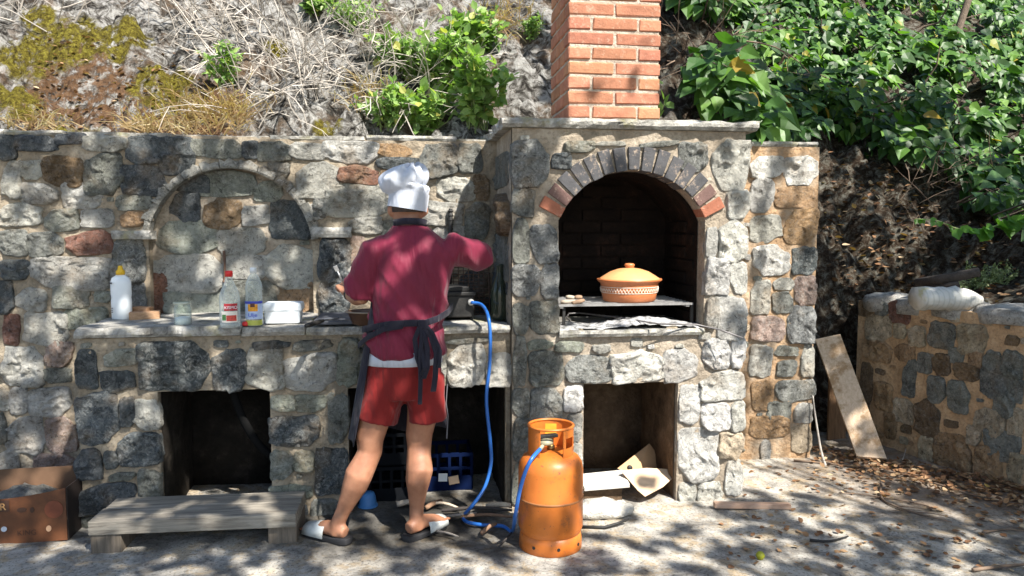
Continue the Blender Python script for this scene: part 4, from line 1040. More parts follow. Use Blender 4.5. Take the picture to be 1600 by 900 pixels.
lat(MB(), P, [(11.6, 1.6), (11.9, 12), (8, 13), (1, 13.5)]).build('salt', simple('salt_white', (.85, .86, .88), .9, .05), b, True)
lat(MB(), P, [(12.5, 33.5), (13, 34.5), (12.6, 36.6), (11.6, 36.6)], 28, 1, False).build('rim', simple('jar_rim', (.45, .47, .38), .4), b, True)
P = onZ(360, 511, CT); b = thing('vinegar_bottle', 'clear plastic bottle with red cap and red white label', 'bottle', tuple(P))
lat(MB(), P, [(13, 0), (15.3, 2), (15.5, 7), (14.6, 8), (15.5, 10), (15.5, 46), (14, 54), (9, 66), (5.5, 74), (5, 79)], 28).build('body', M_GLASS, b, True)
lat(MB(), P, [(5.8, 79), (5.8, 87), (5, 88), (.5, 88.3)], 18).build('cap', M_RPL, b, True)
F0, F1 = R(218), R(325)
label_arc(MB(), P, 15.9, 9, 26, F0 + .25, F1).build('label', simple('label_cream', (.75, .70, .62), .6, .1), b, True)
label_arc(MB(), P, 16.0, 11, 20, R(262), R(318)).build('label_picture', simple('label_tomato', (.55, .07, .05), .6, .5, 90), b, True)
label_arc(MB(), P, 16.0, 12, 21, R(236), R(260)).build('label_leaf', simple('label_green', (.08, .22, .07), .6, .3, 80), b, True)
label_arc(MB(), P, 15.9, 27, 38, R(250), R(325)).build('brand_label', simple('label_red', (.40, .02, .03), .5, .1), b, True)
kk = 1 / ppm(P); aa = R(287); text_part('KISMO', 6.5 * kk, M_WPL, b, P + Vector((16.6 * kk * math.cos(aa), 16.6 * kk * math.sin(aa), 30 * kk)), (-math.sin(aa), math.cos(aa), 0), (0, 0, 1))
P = onZ(398, 508, CT); b = thing('oil_bottle', 'clear plastic oil bottle with white cap and sunflower label', 'bottle', tuple(P))
lat(MB(), P, [(12, 0), (13, 2), (13, 9), (12.4, 11), (13, 12), (13, 39), (12.2, 41), (13, 43), (12.2, 46), (13, 48), (12, 53), (13, 56), (12, 66), (8, 76), (4.5, 80), (4.5, 83)], 28).build('body', M_GLASS, b, True)
lat(MB(), P, [(5, 82), (5, 89), (4.4, 90), (.5, 90)], 18).build('cap', M_WPL, b, True)
label_arc(MB(), P, 13.5, 11, 38.5, R(195), R(345)).build('label', simple('label_pale_blue', (.42, .52, .72), .5, .1), b, True)
label_arc(MB(), P, 13.7, 34.5, 38.5, R(195), R(345)).build('label_band', simple('label_blue', (.04, .06, .42), .5, .1), b, True)
fl = MB(); kk = 1 / ppm(P)
for rr, nn, zz in ((7.5, 1, 0), (3.2, 2, .15)):
    pass
label_arc(MB(), P, 13.75, 23, 34, R(238), R(302)).build('label_sunflower', simple('label_orange', (.75, .32, .02), .5, .35, 120), b, True)
label_arc(MB(), P, 13.9, 29.5, 35.5, R(256), R(284)).build('label_sunflower_heart', simple('label_brown', (.10, .03, .02), .5), b, True)
text_part('Ulje', 8.5 * kk, simple('label_ink_blue', (.05, .08, .5), .5), b, P + Vector((0, -14.4 * kk, 14.5 * kk)), (1, 0, 0), (0, 0, 1))
label_arc(MB(), P, 13.3, 1, 9, R(200), R(340)).build('oil_rest', simple('oil_green', (.40, .42, .08), .3), b, True)
P = onZ(441, 506, CT); k = 1 / ppm(P); b = thing('plastic_tub', 'white rectangular plastic food tub with lid beside oil bottle', 'tub', tuple(P))
mb = MB(); mb.loft([[P + Vector((x * s_ * k, y * s_ * .6 * k + .06, z * k)) for x, y in ((-28, -28), (28, -28), (28, 28), (-28, 28))] for z, s_ in ((0, .93), (22, 1.0))]); mb.build('tub_body', M_WPL, b, bevel=.006)
mb = MB(); mb.loft([[P + Vector((x * s_ * k, y * s_ * .6 * k + .06, z * k)) for x, y in ((-29, -29), (29, -29), (29, 29), (-29, 29))] for z, s_ in ((20, 1.02), (27, 1.03), (31, 1.0), (32.5, .93))]); mb.build('lid', M_WPL, b, bevel=.005)
P = onZ(384, 509, CT); o = lat(MB(), P, [(5, 0), (5.6, 1.5), (5.4, 5), (4, 6.5), (.5, 7)], 18).build('bottle_cap', M_RPL, None, True); tag(o, 'loose red screw cap lying between two bottles', 'cap')
P = onZ(222, 500, CT); mb = MB(); mb.obox(P + Vector((0, .05, .022)), (.075, .02, 0), (-.012, .05, 0), (.0, .0, .022)); mb.obox(P + Vector((-.03, .10, .035)), (.05, -.02, 0), (.01, .03, 0), (.004, 0, .03))
M_FIRE = m_wood('split_wood', (.20, .10, .05), (.46, .29, .17)); tag(mb.build('wood_block', M_FIRE, None, bevel=.004), 'split wood block behind the white squeeze bottle', 'wood')
# slate board, tongs
P0, P1 = onZ(488, 508, CT), onZ(560, 494, CT); mb = MB(); mb.box(P0.x, P0.y, CT, P1.x + .12, P1.y + .06, CT + .018); tag(mb.build('chopping_board', simple('blue_grey_board', (.075, .08, .095), .6, .4, 8), None, bevel=.003), 'dark grey chopping board near the baking dish', 'board')
tz = CT + .03; A, B, C_ = onZ(478, 509, tz), onZ(505, 501, tz), onZ(530, 497, tz); tg = thing('kitchen_shears', 'black handled shears lying across the grey chopping board', 'shears', tuple(A))
mb = MB(); mb.tube([A, A.lerp(B, .3) + Vector((0, -.01, 0)), A.lerp(B, .75) + Vector((0, -.008, 0)), B], [.010, .013, .012, .008], 8); mb.tube([A + Vector((.01, .03, 0)), A.lerp(B, .5) + Vector((0, .025, 0)), B], [.010, .012, .008], 8); mb.build('handle', M_BLK, tg, True)
mb = MB(); mb.obox(B.lerp(C_, .5), (C_ - B) * .55, (.002, .010, 0), (0, 0, .003)); mb.build('blade', M_STEEL, tg)
# baking dish
P = onZ(590, 509, CT) + Vector((-.01, .075, 0)); b = thing('baking_dish', 'brown oval clay baking dish on the counter by the cook', 'dish', tuple(P))
t = NT('brown_glaze'); M_DISH = t.done(t.ramp(t.noise(10, 4), [(.3, (.05, .022, .012)), (.7, (.11, .055, .03))]), .35, None, .5)
mb = MB(); mb.lathe([(.115, 0), (.125, .004), (.148, .062), (.156, .066), (.158, .07), (.150, .071), (.140, .062), (.12, .012), (.01, .010)], P, 36, 1.0, .72, False); mb.build('dish_body', M_DISH, b, True)
mb = MB(); mb.lathe([(.150, .066), (.160, .0675), (.160, .073), (.150, .0735)], P, 36, 1, .72, False); mb.build('rim', simple('pale_rim', (.30, .24, .18), .5), b, True)
# fork in his left hand
sp_ = onY(527, 423, wrL.y + .02); e_ = wrL + (haL - wrL).normalized() * .08; b = thing('serving_fork', 'steel fork held upright in the left hand of the cook', 'fork', tuple(e_))
mb = MB(); e2 = onY(538, 446, wrL.y + .03); mb.tube([e_, e2, e2.lerp(sp_, .6), sp_], [.004, .0045, .005, .004], 7); mb.build('handle', M_STEEL, b, True)
mb = MB(); up_ = (sp_ - e2).normalized(); mb.obox(sp_ + up_ * .012, (.010, 0, .003), (0, .003, 0), up_ * .016); mb.build('head', M_STEEL, b, bevel=.002)
# burner, rack and bottle at the right end of the counter
CR = CTOP - .008
P = onZ(716, 500, CR); k = 1 / ppm(P); b = thing('gas_burner', 'black cast iron gas burner box right of the cook', 'burner', tuple(P))
mb = MB(); mb.box(P.x - 28 * k, P.y, P.z + .015, P.x + 25 * k, P.y + .22, P.z + 38 * k); mb.build('burner_box', M_BLK, b, bevel=.006)
mb = MB(); mb.box(P.x - 30 * k, P.y - .012, P.z + 38 * k, P.x + 28 * k, P.y + .23, P.z + 44 * k); mb.box(P.x - 22 * k, P.y + .02, P.z + 44 * k, P.x + 18 * k, P.y + .2, P.z + 52 * k); mb.build('top_plate', M_BLK, b, bevel=.005)
for dx in (-24, 20):
    mb = MB(); mb.box(P.x + dx * k, P.y + .02, P.z - .008, P.x + (dx + 4) * k, P.y + .2, P.z + .017); mb.build('foot', M_BLK, b)
mb = MB(); Q = P + Vector((20 * k, -.012, 28 * k)); mb.lathe([(.001, -.012), (.017, -.012), (.019, 0), (.017, .014), (.001, .014)], Q, 18, M=Matrix.Rotation(R(90), 3, 'X')); mb.build('gas_inlet', simple('inlet_white', (.65, .63, .58), .5), b, True)
HOSE0 = Q + Vector((.0, -.012, 0))
rk = thing('wire_rack', 'blackened wire grill rack leaning against the wall behind the burner', 'rack', tuple(onZ(740, 497, CR)))
x0, x1 = X_at(700, 450, WY - .04), X_at(763, 450, WY - .04); z1_ = Z_at(740, 412, WY - .05)
mb = MB(); mb.tube([(x0, WY - .12, CR), (x0, WY - .05, z1_), (x1, WY - .05, z1_), (x1, WY - .12, CR), (x0, WY - .12, CR)], .005, 6); mb.build('frame', M_RUST, rk, True)
for i in range(13):
    f = (i + 1) / 14; z = CR + (z1_ - CR) * f; y = WY - .12 + .07 * f; mb = MB(); mb.tube([(x0, y, z), (x1, y, z)], .0028, 5); mb.build('wire', M_RUST, rk)
for i in range(7):
    x = x0 + (x1 - x0) * (i + 1) / 8; mb = MB(); mb.tube([(x, WY - .117, CR), (x, WY - .047, z1_)], .0028, 5); mb.build('wire', M_RUST, rk)
P = onZ(781, 499, CR); b = thing('wine_bottle', 'dusty dark green wine bottle in the corner beside the oven', 'bottle', tuple(P))
lat(MB(), P, [(12, 0), (13.5, 1.5), (14, 5), (14, 42), (12.5, 52), (8, 63), (5.2, 70), (5, 82), (5.6, 83), (5.6, 86), (4.4, 86.5)], 26).build('glass', M_GREEN, b, True)
P = onY(706, 372, WY - .05); b = MB(); b.tube([onY(702, 470, WY - .10), onY(703, 400, WY - .07), onY(704, 345, WY - .05), onY(704, 326, WY - .045)], [.014, .014, .014, .013], 10)
rod = thing('iron_rod', 'dark ribbed iron rod standing against the wall above his shoulder', 'rod', tuple(onY(702, 470, WY - .1))); b.build('shaft', M_BLK, rod, True)
for py in (330, 337, 344, 351, 358):
    q = onY(704, py, WY - .048); mb = MB(); mb.lathe([(.0145, -.004), (.0175, -.002), (.0175, .003), (.0145, .005)], q, 12); mb.build('rib', M_BLK, rod, True)
hk = MB(); hk.tube([onY(350, 396, PY - .01), onY(350, 393, PY - .04), onY(351, 405, PY - .045), onY(351, 432, PY - .045), onY(349, 440, PY - .05), onY(353, 442, PY - .07)], [.008, .009, .008, .006, .006, .005], 7); tag(hk.build('iron_hook', M_RUST, None, True), 'rusty iron hook fixed in the arched panel above the bottles', 'hook')

# ------------------------------------------------------------------ in the oven
GZ = Z_at(985, 476, .06) + .006
gr = thing('oven_grate', 'steel grate shelf across the oven opening holding the clay pot', 'grate', (oc, .05, GZ))
xa, xb = ol + .004, X_at(1083, 474, .06)
M_GRATE = simple('grey_steel', (.30, .29, .28), .5, .3, 25, .3, metal=.5)
for i in range(9):
    mb = MB(); y = .06 + .058 * i; mb.box(xa, y, GZ - .012, xb, y + (.02 if i == 0 else .012), GZ); mb.build('bar', M_GRATE, gr)
for x in (xa + .03, xb - .03):
    mb = MB(); mb.box(x - .01, .065, GZ - .022, x + .01, .55, GZ - .0122); mb.build('cross_bar', M_GRATE, gr)
for x in (xa + .04, xb - .005):
    mb = MB(); mb.box(x, .08, SILL - .005, x + .015, .095, GZ - .0125); mb.build('leg', M_BLK, gr)
P = Vector((X_at(983, 460, .22), .22, GZ)); k = 1 / ppm(P); b = thing('clay_pot', 'lidded terracotta casserole with white zigzag band inside the oven', 'pot', tuple(P))
t = NT('terracotta'); M_TERRA = t.done(t.ramp(t.noise(9, 4), [(.3, (.42, .13, .045)), (.7, (.55, .19, .07))]), .38, t.bump(t.noise(60, 3), .15, .003), .5)
t = NT('terracotta_lid'); M_TERRA2 = t.done(t.ramp(t.noise(9, 4), [(.3, (.56, .26, .11)), (.7, (.68, .34, .15))]), .5, t.bump(t.noise(60, 3), .15, .003), .4)
body_p = [(38, 0), (41, 2), (43, 12), (44.5, 22), (45, 28), (49, 31), (51, 33), (50.5, 35), (46, 34), (43, 30)]
lat(MB(), P, body_p, 48, .9, False).build('pot_body', M_TERRA, b, True)
lat(MB(), P, [(49, 33), (46, 36), (40, 40), (30, 46), (18, 50), (8, 51.5), (1, 52)], 48, .9).build('lid', M_TERRA2, b, True)
lat(MB(), P, [(5, 50), (6, 52), (8, 55), (8, 57), (6, 58.5), (1, 59)], 20).build('knob', M_TERRA, b, True)
zz = MB(); nz = 56; rings = []
for i in range(nz * 2 + 1):
    a = 2 * math.pi * i / (nz * 2); z = 16.0 if i % 2 else 21.0; r_ = 44.6 if i % 2 else 45.1
    c_ = lambda dz, dr: P + Vector(((r_ + dr) * k * math.cos(a), (r_ + dr) * .9 * k * math.sin(a), (z + dz) * k)); rings.append([c_(-.8, .1), c_(.8, .1), c_(.8, .5), c_(-.8, .5)])
zz.loft(rings, False); zz.build('zigzag_band', simple('slip_white', (.72, .62, .52), .6), b)
for z in (14.2, 23.0):
    r_ = 43.6 if z < 20 else 44.9; lat(MB(), P, [(r_, z - .5), (r_ + .5, z - .4), (r_ + .5, z + .4), (r_, z + .5)], 48, .9, False).build('slip_line', simple('slip_white', (.72, .62, .52), .6), b)
rng = random.Random(8)
for i, (px, py, lab) in enumerate(((887, 470, 'short charred wood piece at the left end of the grate'), (903, 472, 'pale split stick lying across the grate edge'), (892, 463, 'rounded wood knob resting on other wood at the grate end'), (905, 463, 'grey wood stub resting beside the rounded wood knob'))):
    c0 = Vector((X_at(px, py, .10), .09 + .03 * (i > 1), GZ + (.012 if i < 2 else .034))); d = Vector((.038, rng.uniform(-.03, .03), .004 if i < 2 else 0)) * (1 if i < 2 else .55)
    mb = MB(); mb.tube([c0 - d, c0 - d * .3, c0 + d * .4, c0 + d], [.010, .013, .012, .009], 7)
    tag(mb.build('firewood_piece', simple('grey_wood%d' % (i % 2), ((.40, .34, .27), (.26, .17, .11))[i % 2], .85), None, True), lab, 'wood', 'wood pieces on the grate')
ash = MB(); xs, ys = lines(ol + .01, orr - .015, .025), lines(-.02, .6, .03)
for y in ys:
    for x in xs:
        f = math.exp(-((x - oc - .10) / .26) ** 2 - ((y - .10) / .14) ** 2) * .06 + .03 * math.exp(-((x - ol - .08) / .08) ** 2 - ((y - .14) / .12) ** 2)
        ash.v.append((x, y, SILL - .004 + max(0, f + .012 * fbm((x, y, 0), 22, 3))))
nx = len(xs); ash.f = [(j * nx + i, j * nx + i + 1, (j + 1) * nx + i + 1, (j + 1) * nx + i) for j in range(len(ys) - 1) for i in range(nx - 1)]
t = NT('ash'); M_ASH = t.done(t.ramp(t.noise(22, 6, .7), [(.34, (.05, .05, .05)), (.5, (.34, .34, .34)), (.66, (.55, .55, .55))]), .95, t.bump(t.noise(80, 4), 1, .01), .1)
tag(ash.build('ash', M_ASH, None, True), 'grey white wood ash spread over the oven sill', 'ash', kind='stuff')
pk = MB(); pz = SILL + .03
pk.tube([onZ(890, 501, pz), onZ(885, 496, pz), onZ(889, 490, pz + .01), onZ(905, 489, pz + .012), onZ(960, 495, pz + .015), onZ(1030, 506, pz + .01), Vector((X_at(1088, 510, -.03), -.03, SILL + .022)), Vector((X_at(1125, 518, -.10), -.10, SILL + .0)), onY(1160, 528, -.17)], [.005, .005, .005, .0055, .0055, .005, .005, .005, .005], 7)
tag(pk.build('fire_poker', simple('poker_iron', (.16, .15, .15), .5, .3, 20, .3, metal=.5), None, True), 'long hooked iron poker lying on the ash and sticking out', 'poker')

# ------------------------------------------------------------------ under the oven
M_CARD = simple('cardboard', (.50, .31, .17), .85, .12, 8, .1); M_CARD_L = simple('pale_cardboard', (.66, .47, .31), .85, .08, 8, .1)
def sheet(name, pix, mat, label, cat, th=.005, group=None):
    pts = [onY(px, py, Y) for px, py, Y in pix]; n_ = (pts[1] - pts[0]).cross(pts[2] - pts[0]).normalized() * th
    mb = MB(); mb.ngon_prism(pts, n_); return tag(mb.build(name, mat, None, bevel=.001), label, cat, group)
sheet('cardboard_sheet', [(965, 732, .20), (1015, 693, .34), (1040, 727, .36), (1042, 745, .22), (990, 745, .14)], M_CARD, 'brown cardboard piece with a dark hole propped inside the oven base', 'cardboard')
sheet('cardboard_sheet', [(970, 735, .06), (1010, 731, .12), (1050, 733, .12), (1056, 742, .08), (1036, 760, -.01), (1008, 775, -.06), (996, 765, -.04)], M_CARD_L, 'sunlit pale cardboard flap sticking out of the oven base', 'cardboard')
hl = MB(); q = onY(984, 731, .125); hl.lathe([(.001, -.004), (.016, -.004), (.016, .004), (.001, .004)], q, 16, M=Matrix.Rotation(R(80), 3, 'X')); tag(hl.build('round_patch', M_BLK, None, True), 'small black round plug standing for the hole in the brown cardboard', 'patch')  # black disc stands in for the dark hole in the cardboard
wp = thing('white_plank', 'weathered white painted plank lying across the oven base opening', 'plank', tuple(onY(946, 775, .05)))
a, b_ = onY(913, 768, .0), onY(984, 762, -.02); mb = MB(); bk = Vector((0, .15, .035)); mb.ngon_prism([a, b_, b_ + bk, a + bk + Vector((0, 0, -.005))], (0, 0, .022)); mb.build('board', m_wood('white_wood', (.42, .40, .36), (.62, .60, .55)), wp, bevel=.003)
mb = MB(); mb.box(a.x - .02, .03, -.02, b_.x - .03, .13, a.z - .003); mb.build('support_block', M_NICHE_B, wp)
sk = MB(); c0 = onZ(940, 815); rings = []
for i in range(15):
    f = i / 14; x = c0.x - .16 + .36 * f; r_ = .085 * math.sin(math.pi * min(1, f * .93 + .04)) ** .6
    rings.append([Vector((x, c0.y + .09 + r_ * 1.1 * math.cos(6.283 * k / 18) + .02 * noise.noise(Vector((f * 7, k, 0))), gz(x, c0.y) + max(-.01, (.042 + r_ * .62 * math.sin(6.283 * k / 18)) * (1 + .35 * noise.noise(Vector((f * 9, k * .8, 3)))) - .01))) for k in range(18)])
sk.loft(rings); tag(sk.build('crumpled_bag', simple('dusty_white_bag', (.50, .48, .43), .8, .25, 10, .8, .02), None, True), 'crumpled dusty white bag on the ground before the oven base', 'bag')
st = MB(); st.tube([onZ(905, 823, .012), onZ(945, 824, .014), onZ(965, 818, .018), onZ(982, 811, .03)], [.008, .009, .008, .006], 7); tag(st.build('burnt_stick', M_BLK, None, True), 'burnt black stick beside the crumpled white bag', 'stick')

# ------------------------------------------------------------------ gas cylinder and hose
G = onZ(860, 850); G.z = gz(G.x, G.y) - .004
t = NT('orange_paint'); c = t.ramp(t.noise(5, 5), [(.3, (.44, .115, .016)), (.7, (.55, .16, .024))]); c = t.mix(t.ramp(t.noise(13, 8, .78), [(.54, 0), (.64, .85)]), c, (.24, .085, .03)); c = t.mix(t.ramp(t.noise(42, 5, .75), [(.62, 0), (.67, 1)]), c, (.09, .045, .03))
M_ORANGE = t.done(c, .42, t.bump(t.noise(35, 4), .12, .004), .45)
gc = thing('gas_cylinder', 'orange steel gas cylinder standing before the oven', 'gas cylinder', tuple(G))
rb = .158
MB().lathe([(.02, .045), (.11, .05), (.145, .075), (rb, .11), (rb, .245), (rb + .002, .25), (rb + .002, .256), (rb, .261), (rb, .385), (.152, .42), (.135, .447), (.10, .468), (.05, .48), (.02, .482)], G, 48).build('tank', M_ORANGE, gc, True)
MB().lathe([(rb + .0005, .247), (rb + .0035, .2505), (rb + .0035, .2555), (rb + .0005, .259)], G, 48, 1, 1, False).build('weld_seam', simple('seam_brown', (.30, .12, .04), .6), gc, True)
mb = MB(); mb.lathe([(.150, .0), (.154, .003), (.152, .05), (.146, .085), (.142, .085), (.146, .045), (.147, .003)], G, 48, 1, 1, False); ft = mb.build('foot_ring', M_ORANGE, gc, True)
for a in (R(228), R(274), R(320)):
    mb = MB(); d = Vector((math.cos(a), math.sin(a), 0)); mb.tube([G + d * .150 + Vector((0, 0, .038)), G + d * .1545 + Vector((0, 0, .038))], .008, 12); o = mb.build('drain_hole', M_BLK, None); o.parent = ft
rc = .108
def arcwall(mb, a0, a1, z0, z1, r0=rc - .003, r1=rc + .002, n=20):
    rings = []
    for i in range(n + 1):
        a = a0 + (a1 - a0) * i / n; rings.append([G + Vector((r * math.cos(a), r * math.sin(a), z)) for r, z in ((r0, z0), (r1, z0), (r1, z1), (r0, z1))])
    mb.loft(rings)
cl = MB(); arcwall(cl, R(292), R(300), .44, .595); arcwall(cl, R(300), R(345), .44, .505); arcwall(cl, R(300), R(345), .555, .595); arcwall(cl, R(345), R(345 + 230), .44, .595, n=48); arcwall(cl, R(215), R(231), .44, .595)
cl.build('collar', M_ORANGE, gc)
rr_ = MB(); rr_.tube([G + Vector((rc * math.cos(a), rc * math.sin(a), .6)) for a in [2 * math.pi * i / 40 for i in range(41)]], .007, 8); rr_.build('collar_rim', M_ORANGE, gc, True)
mb = MB(); mb.lathe([(.020, .475), (.02, .50), (.014, .502), (.014, .535), (.001, .536)], G, 14); mb.build('valve', simple('brass', (.35, .25, .10), .4, .3, 20, .2, metal=.8), gc, True)
mb = MB(); Rg = G + Vector((-.035, -.045, .53)); mb.lathe([(.001, -.012), (.034, -.010), (.040, .0), (.032, .012), (.012, .018), (.001, .018)], Rg, 20); mb.tube([Rg, Rg + Vector((-.035, -.05, -.02))], .010, 8); rg_ = mb.build('regulator', simple('regulator_grey', (.28, .26, .17), .5), gc, True)
mb = MB(); mb.obox(Rg + Vector((.01, .01, .026)), (.05, .01, 0), (-.004, .014, 0), (0, 0, .008)); mb.build('valve_handle', M_BLK, gc, bevel=.003)
mb = MB(); a = R(75); mb.obox(G + Vector(((rc - .006) * math.cos(a), (rc - .006) * math.sin(a), .545)), (.035, -.006, 0), (.0, .001, 0), (0, 0, .035)); mb.build('sticker', simple('sticker_yellow', (.62, .36, .03), .6, .2), gc)
t = NT('blue_hose'); M_HOSE = t.done((.02, .12, .42), .35, None, .5)
E = Rg + Vector((-.035, -.05, -.02))
def spline(pts, n=8):
    pts = [Vector(p) for p in pts]; out = []
    for i in range(len(pts) - 1):
        p0, p1, p2, p3 = pts[max(0, i - 1)], pts[i], pts[i + 1], pts[min(len(pts) - 1, i + 2)]
        for k in range(n):
            u = k / n; out.append(.5 * ((2 * p1) + (p2 - p0) * u + (2 * p0 - 5 * p1 + 4 * p2 - p3) * u * u + (3 * p1 - p0 - 3 * p2 + p3) * u ** 3))
    return out + [pts[-1]]
hp_ = [HOSE0, onY(752, 476, HOSE0.y - .05), onY(762, 492, -.06), onY(766, 525, -.095), onY(765, 570, -.09), onY(760, 625, -.09), onY(766, 690, -.10), onY(767, 725, -.11), onY(757, 762, -.14), onY(738, 790, -.18), onZ(724, 806, .012), onZ(729, 815, .012), onZ(752, 820, .012), onZ(785, 822, .012), onZ(800, 830, .02), onY(805, 806, G.y - .10), onY(812, 768, G.y - .125), onY(820, 740, G.y - .155), onY(830, 718, G.y - .155), E]
mb = MB(); mb.tube(spline(hp_), .0095, 10); tag(mb.build('gas_hose', M_HOSE, None, True), 'blue rubber hose looping from the burner to the gas cylinder', 'hose')

# ------------------------------------------------------------------ bench, box, things in the openings
M_OLDW = m_wood('weathered_wood', (.10, .085, .068), (.33, .30, .25), 0); M_OLDW2 = m_wood('dark_old_wood', (.08, .065, .05), (.19, .155, .12), 2)
A, B = onZ(142, 864), onZ(462, 850); ux = (B - A).normalized(); uy = Vector((-ux.y, ux.x, 0)); L = (B - A).length
bn = thing('wooden_bench', 'low weathered plank bench on two wood blocks beside the printed box', 'bench', tuple(A))
def bx(x0, x1, y0, y1, z0, z1, nm, m_):
    mb = MB(); mb.obox(A + ux * ((x0 + x1) / 2) + uy * ((y0 + y1) / 2) + Vector((0, 0, (z0 + z1) / 2)), ux * (x1 - x0) / 2, uy * (y1 - y0) / 2, Vector((0, 0, (z1 - z0) / 2))); return mb.build(nm, m_, bn, bevel=.004)
bx(-.005, L + .005, -.01, .17, .088, .156, 'plank', M_OLDW); bx(.0, L - .0, .176, .33, .088, .153, 'plank', M_OLDW)
bx(.0, .14, .0, .30, -.01, .0875, 'leg', M_OLDW2); bx(L - .135, L, .02, .30, -.01, .0875, 'leg', M_OLDW2); bx(.15, L - .145, .24, .27, .04, .0875, 'stretcher', M_OLDW2)
K = onZ(106, 843); bxn = thing('cardboard_box', 'open brown printed cardboard box full of rubbish beside the counter', 'box', tuple(K))
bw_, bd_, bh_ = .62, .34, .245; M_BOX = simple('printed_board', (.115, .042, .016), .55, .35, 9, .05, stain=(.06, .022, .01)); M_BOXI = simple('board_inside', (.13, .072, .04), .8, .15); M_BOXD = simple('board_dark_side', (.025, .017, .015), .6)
BR = Matrix.Rotation(R(3), 3, 'Z')
def wallb(nm, p, q, h0, h1, hm, m_, th=.005):
    p, q = K + BR @ Vector(p), K + BR @ Vector(q); n_ = (q - p).cross(Vector((0, 0, 1))).normalized() * th; rings = []
    for i in range(9):
        f = i / 8; h = (h0 * (1 - f) + h1 * f) + hm * 4 * f * (1 - f); c_ = p.lerp(q, f); rings.append([c_, c_ + n_, c_ + n_ + Vector((0, 0, h)), c_ + Vector((0, 0, h))])
    mb = MB(); mb.loft(rings); return mb.build(nm, m_, bxn)
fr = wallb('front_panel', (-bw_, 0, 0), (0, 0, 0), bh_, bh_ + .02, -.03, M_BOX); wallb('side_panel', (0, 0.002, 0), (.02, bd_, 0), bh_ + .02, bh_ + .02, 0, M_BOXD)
wallb('back_panel', (.02, bd_, 0), (-bw_, bd_, 0), bh_ + .03, bh_ + .03, 0, M_BOXI); wallb('side_panel', (-bw_, bd_, 0), (-bw_, 0, 0), bh_ + .02, bh_, 0, M_BOXI)
mb = MB(); mb.loft([[K + BR @ Vector((x, y, z)) for x, y in ((-bw_, .01), (-.01, .01), (.01, bd_ - .01), (-bw_, bd_ - .01))] for z in (.005, .012)]); mb.build('base', M_BOXI, bxn)
def FP(px, py): return onp(px, py, K + BR @ Vector((0, -.008, 0)), BR @ Vector((0, 1, 0)))
ux_ = BR @ Vector((1, 0, 0)); M_INK = simple('dark_brown_ink', (.05, .022, .012), .6)
text_part('KING', .036, M_INK, bxn, FP(42, 836), ux_, (0, 0, 1))
mb = MB(); c_ = FP(4, 791); mb.obox(c_, ux_ * .030, BR @ Vector((0, .0012, 0)), Vector((0, 0, .028))); mb.build('badge', M_INK, bxn, bevel=.003); text_part('R', .05, simple('tan_ink', (.45, .25, .10), .6), bxn, FP(5, 797) + BR @ Vector((0, -.003, 0)), ux_, (0, 0, 1))
def disc(px, py, rx, rz, m_, nm):
    c_ = FP(px, py); mb = MB(); mb.ngon_prism([c_ + ux_ * rx * math.cos(6.283 * k / 24) + Vector((0, 0, rz * math.sin(6.283 * k / 24))) for k in range(24)], BR @ Vector((0, .003, 0))); return mb.build(nm, m_, bxn)
disc(84, 796, .042, .044, simple('print_rust', (.16, .045, .02), .55, .3), 'print_disc'); disc(6, 827, .013, .013, simple('print_white', (.55, .60, .68), .5), 'print_dot'); disc(76, 826, .012, .015, simple('print_tan', (.5, .30, .18), .5), 'print_dot'); disc(34, 797, .022, .012, M_INK, 'print_mark'); disc(50, 797, .010, .014, M_INK, 'print_mark')
mb = MB(); c_ = K + BR @ Vector((-.25, .17, .14)); rings = []
for r_, z in ((.17, -.12), (.18, -.02), (.15, .04), (.09, .075), (.02, .09)): rings.append([c_ + Vector((r_ * 1.1 * math.cos(6.283 * k / 20) * (1 + .25 * noise.noise(Vector((k, z * 30, 0)))), r_ * .75 * math.sin(6.283 * k / 20), z + .03 * noise.noise(Vector((k * .9, z * 40, 4))))) for k in range(20)])
mb.loft(rings); tag(mb.build('rubbish_bag', simple('grey_rubbish', (.16, .155, .14), .5, .5, 14, .8, .03), None, True), 'crumpled grey rubbish inside the open cardboard box', 'rubbish')
pp = MB(); pp.tube(spline([onY(362, 600, .22), onY(370, 630, .20), onY(385, 665, .18), onY(405, 695, .17), onY(424, 712, .18), onY(440, 722, .24)]), .022, 10); tag(pp.build('black_pipe', simple('matt_black', (.008, .008, .008), .95, .2, 12, .1, spec=.05), None, True), 'black flexible pipe hanging in the opening behind the plank bench', 'pipe')
